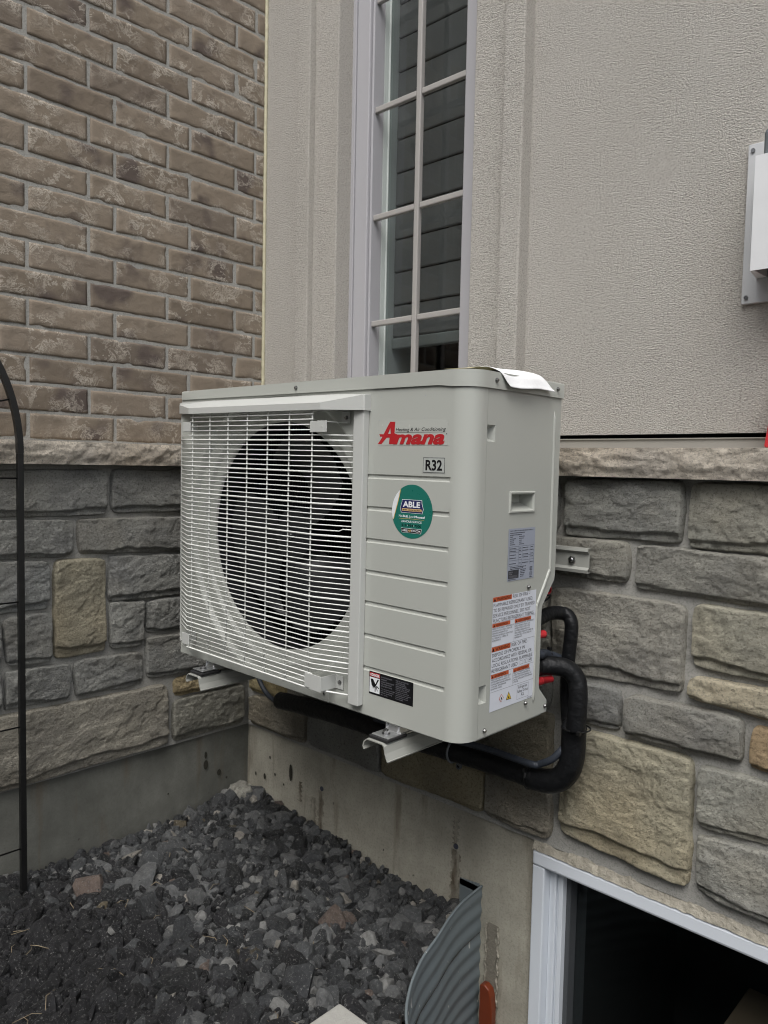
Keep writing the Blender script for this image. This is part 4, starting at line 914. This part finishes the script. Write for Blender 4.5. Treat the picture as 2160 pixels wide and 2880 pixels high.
# danger label
b = MB(); quad(b, fF, 1.0255, .6528, 1.1452, .7000); dl = b.build('danger_label', IBLK, ac)
b = MB(); b.mi = 0; quad(b, fF, 1.0270, .6895, 1.0560, .6978, T1); b.mi = 1; text(b, fF, '/!\\DANGER', 1.0285, .6908, .0262, .0055, .03, 0, T2)
quad(b, fF, 1.0270, .6570, 1.0555, .6882, T1)
b.mi = 2
def hp(u, v): return (1.0270+u*.0285, .6570+v*.0312)
for pl in ([(.10, .88), (.34, .90), (.60, .58), (.55, .30), (.44, .40), (.36, .22), (.30, .42), (.22, .46)], [(.78, .92), (.92, .92), (.62, .44), (.50, .44)], [(.52, .42), (.62, .42), (.60, .08), (.54, .08)], [(.62, .44), (.70, .44), (.82, .16), (.76, .16)], [(.66, .46), (.74, .50), (.96, .38), (.93, .32)]):
    poly(b, fF, [hp(*p) for p in pl], T2)
b.mi = 3
for i, (t_, w_) in enumerate((('ROTATING PARTS', .84), ('HAZARD!', .42), ('COULD CAUSE INJURY', 1.0), ('TO HAND AND', .8), ('OTHER BODY PARTS.', .86))): text(b, fF, t_, 1.0590, .6920-i*.0044, .036*w_, .0026, 0, 0, T1)
for i, (t_, w_) in enumerate((('Turn off power and make', 1.0), ('sure fan has stopped', .9), ('before servicing', .8), ('the unit.', .5))): text(b, fF, t_, 1.0590, .6690-i*.0040, .038*w_, .0024, 0, 0, T1)
for i, (t_, w_) in enumerate((('PIECES ROTATIVES', .8), ('DANGEREUSES!', .6), ('PEUT CAUSER DES', .68), ('BLESSURES GRAVES AUX', .9), ('MAINS ET AUX AUTRES', .86), ('PARTIES DU CORPS.', .75), ('Coupez le courant', .85), ('et assurez-vous que le', .95), ('ventilateur est', .8), ('immobilise avant', .8), ("l'entretien.", .5))): text(b, fF, t_, 1.0995, .6935-i*.0036, .0415*w_, .0022, 0, 0, T1)
b.build('lettering', [IRED, IWHT, IBLK, ILEM], dl)
# silver data plate
b = MB(); quad(b, fS, -.3280, .9000, -.2332, 1.0030); npl = b.build('data_plate', ISIL, ac)
b = MB(); b.mi = 0
text(b, fS, 'DAIKIN COMFORT TECHNOLOGIES MANUFACTURING, L.P.', -.3225, .9975, .082, .0020, .02, 0, T1)
rl = random.Random(4)
def scribble(u0, v, w_, h=.0014):
    u = u0
    while u < u0+w_:
        l_ = min(rl.uniform(.0015, .005), u0+w_-u); quad(b, fS, u, v, u+l_, v+h, T1); u += l_+.0007
for i, (w1, w2) in enumerate(((.052, 0), (.040, 0), (.010, .020), (.020, .016), (.014, .010), (.014, .009), (.018, .018))):
    z = .9935-i*.0038; scribble(-.3225, z, w1)
    if w2: scribble(-.2910, z, w2)
for z in (.9670, .9610, .9555, .9400, .9290): quad(b, fS, -.3235, z, -.2790, z+.0004, T1)
for z in (.9670, .9575, .9480, .9385, .9330): quad(b, fS, -.2790, z, -.2360, z+.0004, T1)
for u in (-.3235, -.2915, -.2790, -.2500, -.2360): quad(b, fS, u, .9290, u+.0004, .9674, T1)
for z in (.9628, .9575, .9500, .9440, .9330): scribble(-.3220, z, .022); scribble(-.2895, z, .007); scribble(-.2770, z, .020); scribble(-.2480, z, .009)
scribble(-.3190, .9255, .056); scribble(-.3190, .9225, .045)
for i in range(5): scribble(-.2830, .9195-i*.0034, .020-.002*i)
frame(b, fS, -.2490, .9165, -.2400, .9235, .0010, T1); frame(b, fS, -.2465, .9185, -.2425, .9215, .0008, T1)
for rr_ in (.0048, .0026):
    V = [fS(-.2445+q*math.cos(t*PI/10), .9100+q*math.sin(t*PI/10), T1) for t in range(20) for q in (rr_, rr_-.0008)]; b.add(V, [(2*i, (2*i+2) % 40, (2*i+3) % 40, 2*i+1) for i in range(20)])
scribble(-.2490, .9020, .009)
quad(b, fS, -.3250, .9045, -.2885, .9210, T1); b.mi = 1
text(b, fS, 'READY', -.3225, .9155, .0130, .0028, .03, 0, T2); text(b, fS, 'FOR', -.3225, .9118, .0100, .0022, .03, 0, T2)
for i in range(4):
    quad(b, fS, -.3225, .9098-i*.0014+.0, -.2920-.004*(i % 2), .9102-i*.0014, T2)
b.mi = 0; scribble(-.3245, .9018, .026)
b.build('lettering', [IDGR, ILEM], npl)
# white flammable-refrigerant warning label
b = MB(); quad(b, fS, -.3727, .6500, -.2208, .8739); wl = b.build('warning_label', ILBL, ac)
b = MB(); b.mi = 0
for (u0, z0, u1, z1) in ((-.3727, .8645, -.3092, .8737), (-.3722, .8148, -.3118, .8222), (-.2960, .8142, -.2372, .8216), (-.3718, .7672, -.3082, .7766), (-.3712, .7150, -.3113, .7228), (-.2955, .7145, -.2372, .7222)): quad(b, fS, u0, z0, u1, z1, T1)
b.mi = 1
def wtri(u, z, h):
    poly(b, fS, [(u, z), (u+h*1.05, z), (u+h*.52, z+h)], T2)
for (u, z, h, t_, w_) in ((-.3705, .8658, .0068, 'WARNING', .0470), (-.3700, .7684, .0068, 'WARNING', .0470)):
    wtri(u, z, h); text(b, fS, t_, u+.0105, z+.0002, w_, h*.93, 0, 0, T2)
for (u, z, t_, w_) in ((-.3690, .8160, 'ADVERTENCIA', .0400), (-.2925, .8152, 'AVERTISSEMENT', .0420), (-.3685, .7162, 'ADVERTENCIA', .0400), (-.2922, .7155, 'AVERTISSEMENT', .0420)):
    wtri(u, z, .0050); text(b, fS, t_, u+.0085, z+.0002, w_, .0044, 0, 0, T2)
b.mi = 2
for (t_, u, z, u1) in (('RISK OF FIRE -', -.3055, .8658, -.2460), ('FLAMMABLE REFRIGERANT USED.', -.3703, .8545, -.2330), ('TO BE REPAIRED ONLY BY TRAINED', -.3703, .8445, -.2262), ('SERVICE PERSONNEL. DO NOT', -.3703, .8343, -.2410), ('PUNCTURE REFRIGERANT TUBING.', -.3703, .8243, -.2268),
                       ('RISK OF FIRE -', -.3045, .7683, -.2450), ('DISPOSE OF PROPERLY IN', -.3695, .7573, -.2570), ('ACCORDANCE WITH FEDERAL OR', -.3695, .7472, -.2308), ('LOCAL REGULATIONS. FLAMMABLE', -.3695, .7370, -.2275), ('REFRIGERANT USED', -.3695, .7268, -.2810)):
    text(b, fS, t_, u, z, u1-u, .0068, 0, 0, T1)
b.mi = 3
for (u, z, rows) in ((-.3712, .8108, ('RIESGO DE INCENDIO - REFRIGERANTE', 'INFLAMABLE UTILIZADO. PARA SER', 'REPARADO UNICAMENTE POR', 'PERSONAL DE SERVICIO CAPACITADO.', 'NO PERFORE LA TUBERIA DE', 'REFRIGERANTE.')),
                     (-.2945, .8108, ("RISQUE D'INCENDIE - REFRIGERANT", 'INFLAMMABLE UTILISE. LES', 'REPARATIONS DOIVENT ETRE', 'CONFIEES UNIQUEMENT A DU', 'PERSONNEL DE SERVICE FORME. NE', 'PAS PERCER LA TUYAUTERIE DU', 'REFRIGERANT.')),
                     (-.3705, .7112, ('RIESGO DE INCENDIO - DESECHELO', 'ADECUADAMENTE DE ACUERDO CON', 'LAS REGLAMENTACIONES FEDERALES', 'O LOCALES. REFRIGERANTE', 'INFLAMABLE USADO.')),
                     (-.2940, .7112, ("RISQUE D'INCENDIE. ELIMINER", 'CORRECTEMENT CONFORMEMENT A', 'LA REGLEMENTATION FEDERALE OU', 'LOCALE. REFRIGERANT INFLAMMABLE', 'UTILISE.'))):
    for i, t_ in enumerate(rows): text(b, fS, t_, u, z-i*.00465, min(.0715, .00222*len(t_)), .0030, 0, 0, T1)
b.mi = 2
for z in (.8228, .7770, .7228, .6882): quad(b, fS, -.3725, z, -.2210, z+.0004, T1)
for z0, z1 in ((.7770, .8145), (.6882, .7150)): quad(b, fS, -.2972, z0, -.2968, z1, T1)
frame(b, fS, -.2793, .6560, -.2375, .6845, .0004, T1)
for i, (t_, w_) in enumerate((('Refrigerant', .032), ('Safety Group', .038), ('A2L', .012))): text(b, fS, t_, -.2584-w_/2, .6772-i*.0082, w_, .0058, 0, 0, T1)
for i, u in enumerate((-.2725, -.2570, -.2405)): frame(b, fS, u, .7266, u+.0115, .7345, .0005, T1)
quad(b, fS, -.2385, .7305, -.2310, .7325, T2); text(b, fS, 'i', -.2520, .7278, .0012, .005, .02, 0, T2)
b.mi = 0; poly(b, fS, [(-.3425, .6705), (-.3341, .6625), (-.3258, .6705), (-.3341, .6788)], T1); b.mi = 4; poly(b, fS, [(-.3408, .6705), (-.3341, .6641), (-.3275, .6705), (-.3341, .6772)], T2)
b.mi = 1; poly(b, fS, [(-.3362, .6680), (-.3320, .6680), (-.3325, .6712), (-.3341, .6735), (-.3357, .6708)], T3)
poly(b, fS, [(-.3180, .6628), (-.2988, .6628), (-.3086, .6790)], T1); b.mi = 5; poly(b, fS, [(-.3163, .6638), (-.3006, .6638), (-.3086, .6770)], T2)
b.mi = 1; poly(b, fS, [(-.3108, .6652), (-.3064, .6652), (-.3070, .6684), (-.3086, .6712), (-.3102, .6682)], T3); b.mi = 3; text(b, fS, 'AP76277A-B', -.2420, .6515, .018, .0022, 0, .3, T1)
b.build('lettering', [IORG, IBLK, IDGR, IDGR, ILBL, IYEL], wl)
for p in ((1.041, 1.2555), (1.156, 1.2540), (1.038, 1.2095), (1.154, 1.2115)):       # small punched dimples round the badge
    b = MB(); b.add([fF(p[0]+.0008*math.cos(t), p[1]+.0009*math.sin(t), .0001) for t in np.linspace(0, 5.6, 8)], [tuple(range(8))]); b.build('dimple', ISIL, ac)

# feet under the cabinet (bolted to the bracket arms)
for x0 in (1.0655, .4225):
    b = MB(); b.bbox((x0, -.4925, .5845), (x0+.045, -.452, .5875), .0012); b.add([(x0+.002, -.4545, .5870), (x0+.043, -.4545, .5870), (x0+.038, -.440, .606), (x0+.007, -.440, .606), (x0+.010, -.4545, .5870), (x0+.035, -.4545, .5870), (x0+.032, -.448, .604), (x0+.013, -.448, .604)], [(0, 4, 7, 3), (5, 1, 2, 6), (4, 5, 6, 7)]); b.box((x0, -.452, .5845), (x0+.045, -.17, .5865)); b.box((x0+.003, -.455, .5866), (x0+.005, -.17, .6035)); b.box((x0+.040, -.455, .5866), (x0+.042, -.17, .6035))
    ft = b.build('foot', MZN, ac); bb = MB(); bb.cyl((x0+.022, -.474, .5875), (0, 0, 1), .0085, .0012, 20); bb.cyl((x0+.022, -.474, .5887), (0, 0, 1), .0068, .006, 6); bb.cyl((x0+.022, -.474, .5947), (0, 0, 1), .003, .003, 10); bb.build('bolt', MSC, ft)
ac.rotation_euler = (0, math.radians(.30), 0)

# ---------------------------------------------------------------- wall bracket
wb = thing('wall_bracket', 'off-white steel wall bracket carrying the air conditioner on two arms', 'bracket', (.75, -.03, .56))
def channel(pts, path0, path1, th=.0028):
    """open profile pts (u,v) with thickness, extruded from path0 to path1 (functions of u,v)"""
    P = [Vector((u, v)) for u, v in pts]; off = []
    for i, p in enumerate(P):
        t = (P[min(i+1, len(P)-1)]-P[max(i-1, 0)]).normalized(); off.append(p+Vector((-t.y, t.x))*th)
    ring = P+off[::-1]; n_ = len(ring); V = [path0(q.x, q.y) for q in ring]+[path1(q.x, q.y) for q in ring]
    return V, [tuple(range(n_)), tuple(range(2*n_-1, n_-1, -1))]+[(i, i+n_, (i+1) % n_+n_, (i+1) % n_) for i in range(n_)]
b = MB()
pr = [(-.043, .893), (-.052, .893), (-.0525, .897), (-.045, .903), (-.0445, .933), (-.053, .940), (-.052, .9445), (-.043, .9445)]
V, F = channel(pr, lambda u, v: (.36, u, v), lambda u, v: (1.2875, u, v), .002); b.add(V, F); b.build('rail', MBR, wb)
b = MB(); b.bbox((1.2505, -.0462, .9135), (1.2735, -.0455, .9225), .0002); b.build('slot', IDGR, wb)
b = MB(); b.cyl((1.2465, -.044, .9175), (0, -1, 0), .0105, .0018, 24); b.cyl((1.2465, -.0458, .9175), (0, -1, 0), .0082, .0068, 6); b.cyl((1.2465, -.0526, .9175), (0, -1, 0), .0055, .0025, 16, .0035); b.build('bolt', MSC, wb)
b = MB(); fr_ = lambda u, v, d=0: (u, -.05285-d, v)
for t_, u in (('70', 1.2015), ('75', 1.2275), ('80', 1.2530)): text(b, fr_, t_, u, .8935, .0085, .0042, .02, 0, .0001)
b.build('lettering', IDGR, wb)
for x0 in (1.0655, .4225):
    pr = [(x0-.0065, .5610), (x0-.0090, .5560), (x0-.0075, .5530), (x0-.010, .5535), (x0-.0125, .5590), (x0-.0100, .5680), (x0-.0020, .5745), (x0+.038, .5745), (x0+.0425, .5715), (x0+.0455, .5580), (x0+.0520, .5440), (x0+.0560, .5430)]
    V, F = channel(pr[3:], lambda u, v: (u, -.503, v), lambda u, v: (u, -.046, v), .0024)
    b = MB(); b.add(V, F); b.bbox((x0, -.045, .545), (x0+.045, -.036, .96), .002); b.build('arm', MBR, wb)
    b = MB(); b.bbox((x0-.003, -.4975, .5772), (x0+.047, -.438, .5843), .002); b.build('rubber_pad', MRB, wb)

# ---------------------------------------------------------------- pipes
S1 = smoothpath([(1.236, -.185, .792), (1.2335, -.15, .7985), (1.2335, -.11, .8030), (1.2422, -.08, .8010), (1.2537, -.07, .7955), (1.2625, -.07, .7790), (1.2625, -.07, .7496), (1.2592, -.07, .7139), (1.2552, -.067, .6675), (1.2555, -.065, .6142), (1.2590, -.065, .5702), (1.2650, -.07, .550)], 6)
ip = thing('insulated_pipe', 'thinner black foam-covered pipe arching from the upper valve down the stone wall', 'pipe', (1.26, -.07, .55), 'insulated refrigerant pipes')
b = MB(); b.tube(S1, .0150, 20); b.build('foam_sleeve', MBK, ip)
S2 = smoothpath([(1.236, -.185, .6945), (1.2359, -.16, .6947), (1.2589, -.13, .6949), (1.2800, -.11, .6880), (1.2955, -.1, .6681), (1.3010, -.1, .6416), (1.3015, -.1, .6053), (1.3000, -.1, .5705), (1.2985, -.1, .5565)], 6)
ip2 = thing('insulated_pipe', 'thicker black foam-covered pipe bending from the lower valve to the joined sleeve', 'pipe', (1.3, -.1, .56), 'insulated refrigerant pipes')
b = MB(); b.tube(S2, [.0205]*(len(S2)-2)+[.0200, .0175], 22); b.build('foam_sleeve', MBK, ip2)
S3 = smoothpath([(1.2880, -.085, .5600), (1.2850, -.082, .5480), (1.2835, -.08, .5252), (1.2824, -.08, .4917), (1.2745, -.08, .4578), (1.2530, -.08, .4290), (1.2219, -.08, .4150), (1.190, -.08, .4120), (1.1770, -.08, .4138)], 7)
n_ = len(S3)
hs_ = thing('insulation_sleeve', 'fat black foam sleeve in a bend round both pipes, lowest at the right', 'pipe', (1.25, -.08, .41))
b = MB(); b.tube(S3, [.0200, .0235]+[.0268]*(n_-4)+[.0245, .0215], 26); b.build('foam_sleeve', MBK, hs_)
S4 = smoothpath([(1.1740, -.08, .4138), (1.1640, -.08, .4140), (1.0933, -.08, .4140), (1.006, -.08, .4120), (0.9129, -.08, .4086), (0.7409, -.08, .4022), (0.5317, -.08, .3985), (0.3255, -.08, .3868), (0.2600, -.078, .3800)], 7)
n_ = len(S4)
hs2 = thing('insulation_sleeve', 'long black foam sleeve running along the wall beneath the unit', 'pipe', (.7, -.08, .38))
b = MB(); b.tube(S4, [.0205]+[.0262+.0006*math.sin(i*1.3) for i in range(n_-3)]+[.0240, .0180], 26); b.build('foam_sleeve', MBK, hs2)
b = MB(); b.tube([(1.178+.0285*0, -.08+.030*math.cos(t), .4139+.030*math.sin(t)) for t in np.linspace(0, 2*PI, 25)], .0018, 6); b.bbox((1.175, -.113, .430), (1.181, -.105, .438), .001); o = b.build('cable_tie', MBM); tag(o, 'black cable tie pinching the sleeve bend under the unit', 'cable tie', 'black cable ties')
b = MB(); b.tube([(1.2925+.031*math.cos(t), -.088+.031*math.sin(t), .5575) for t in np.linspace(0, 2*PI, 25)], .0018, 6); b.bbox((1.312, -.122, .553), (1.320, -.113, .562), .001); o = b.build('cable_tie', MBM); tag(o, 'black cable tie round the vertical pipes at the sleeve joint', 'cable tie', 'black cable ties')
# grey pipe strap with its eye screwed to the stone
b = MB(); b.tube([(.955, -.08-.0285*math.cos(t), .411+.0285*math.sin(t)) for t in np.linspace(-1.9, 1.9, 24)], .0030, 8); b.tube([(.955, -.072, .384), (.948, -.05, .366), (.941, -.038, .358)], .003, 8)
b.add(*(lambda c: (c.V, c.F))(MB().cyl((.940, -.036, .356), (0, -1, 0), .008, .006, 16))); stp = b.build('pipe_strap', plain('grey_plastic', (.13, .14, .15), .45)); tag(stp, 'grey plastic strap holding the black sleeve below the unit corner', 'pipe strap')
b = MB(); b.cyl((.940, -.0421, .356), (0, -1, 0), .0035, .0006, 12); b.build('screw_hole', MDK, stp)
# corrugated conduit
S5 = smoothpath([(1.2640, -.062, .512), (1.2645, -.09, .5049), (1.2443, -.1, .4774), (1.2124, -.1, .4570), (1.1994, -.108, .4545), (1.1469, -.108, .4545), (1.0779, -.104, .4540), (1.0054, -.1, .4490), (.90, -.1, .441), (.70, -.10, .434)], 22)
b = MB(); b.tube(S5, [.0078+.0006*math.sin(i*2.1) for i in range(len(S5))], 12); o = b.build('conduit', MCA); tag(o, 'thin dark grey corrugated hose curving onto the black sleeve', 'hose', 'thin corrugated hoses')
S6 = smoothpath([(.1215, -.055, .56), (.1210, -.055, .47), (.1242, -.06, .4384), (.1493, -.06, .4026), (.1811, -.062, .3800), (.2231, -.07, .3720), (.2674, -.08, .3760)], 10)
b = MB(); b.tube(S6, .0075, 12); o = b.build('conduit', MCA); tag(o, 'thin blue-grey hose dropping behind the unit at the left end of the sleeve', 'hose', 'thin corrugated hoses')
S7 = smoothpath([(1.23, -.19, .735), (1.2457, -.17, .7245), (1.2330, -.13, .7165), (1.2345, -.09, .7036), (1.2400, -.058, .6878), (1.246, -.05, .66)], 10)
b = MB(); b.tube(S7, .0105, 12); o = b.build('conduit', MCA); tag(o, 'blue-grey hose end tied between the two pipe arches', 'hose')
b = MB(); b.tube([(1.2335+.0112*math.cos(t)*.8, -.112, .712+.0112*math.sin(t)) for t in np.linspace(0, 2*PI, 15)], .0012, 6); b.bbox((1.231, -.116, .722), (1.240, -.108, .729), .001); o = b.build('cable_tie', MBM); tag(o, 'small black cable tie on the blue-grey hose between the arches', 'cable tie', 'black cable ties')

# ---------------------------------------------------------------- peeled backing paper on the lid
pp = thing('paper_sheet', 'white backing paper curling over the right edge of the lid, yellowish underneath', 'paper', (1.25, -.32, 1.295))
nu_, nv_ = 26, 20; V = []
for j in range(nv_):
    v_ = j/(nv_-1)
    prof_ = smoothpath([(1.205, 0, 1.2995), (1.225, 0, 1.3085), (1.248, 0, 1.3100), (1.264, 0, 1.3030), (1.272, 0, 1.2920), (1.277, 0, 1.2790), (1.281, 0, 1.2705)], 1)
    p = prof_; t = v_*(len(p)-1); i0 = min(int(t), len(p)-2); q = p[i0].lerp(p[i0+1], t-i0)
    yA = -.425+.068*v_**.7; yB = -.255+.055*v_
    for i in range(nu_):
        u_ = i/(nu_-1); V.append((q.x+.0016*math.sin(u_*9+v_*4)-.006*v_*(u_**3)*0, yA+(yB-yA)*u_, q.z-.004*(1-u_)*(v_ < .55)*(1-v_)-.0015*math.sin(u_*7)*v_+.004*u_*v_))
b = MB(); b.add(V, gridmesh(None, nu_, nv_), True); o = b.build('sheet', MPP, pp); so = o.modifiers.new('s', 'SOLIDIFY'); so.thickness = .0004
V = []
for j in range(8):
    v_ = j/7
    for i in range(14):
        u_ = i/13; y = -.452+.075*u_+.02*v_; x = 1.195+.035*u_*(1-v_)+.045*v_+.01*u_; z = 1.2992+.0095*math.sin(PI*min(1, u_*.75+.05))*(.35+.65*v_)*(1-.25*v_); V.append((x, y, z))
b = MB(); b.add(V, gridmesh(None, 14, 8), True); o = b.build('yellow_flap', MPY, pp); so = o.modifiers.new('s', 'SOLIDIFY'); so.thickness = .0004
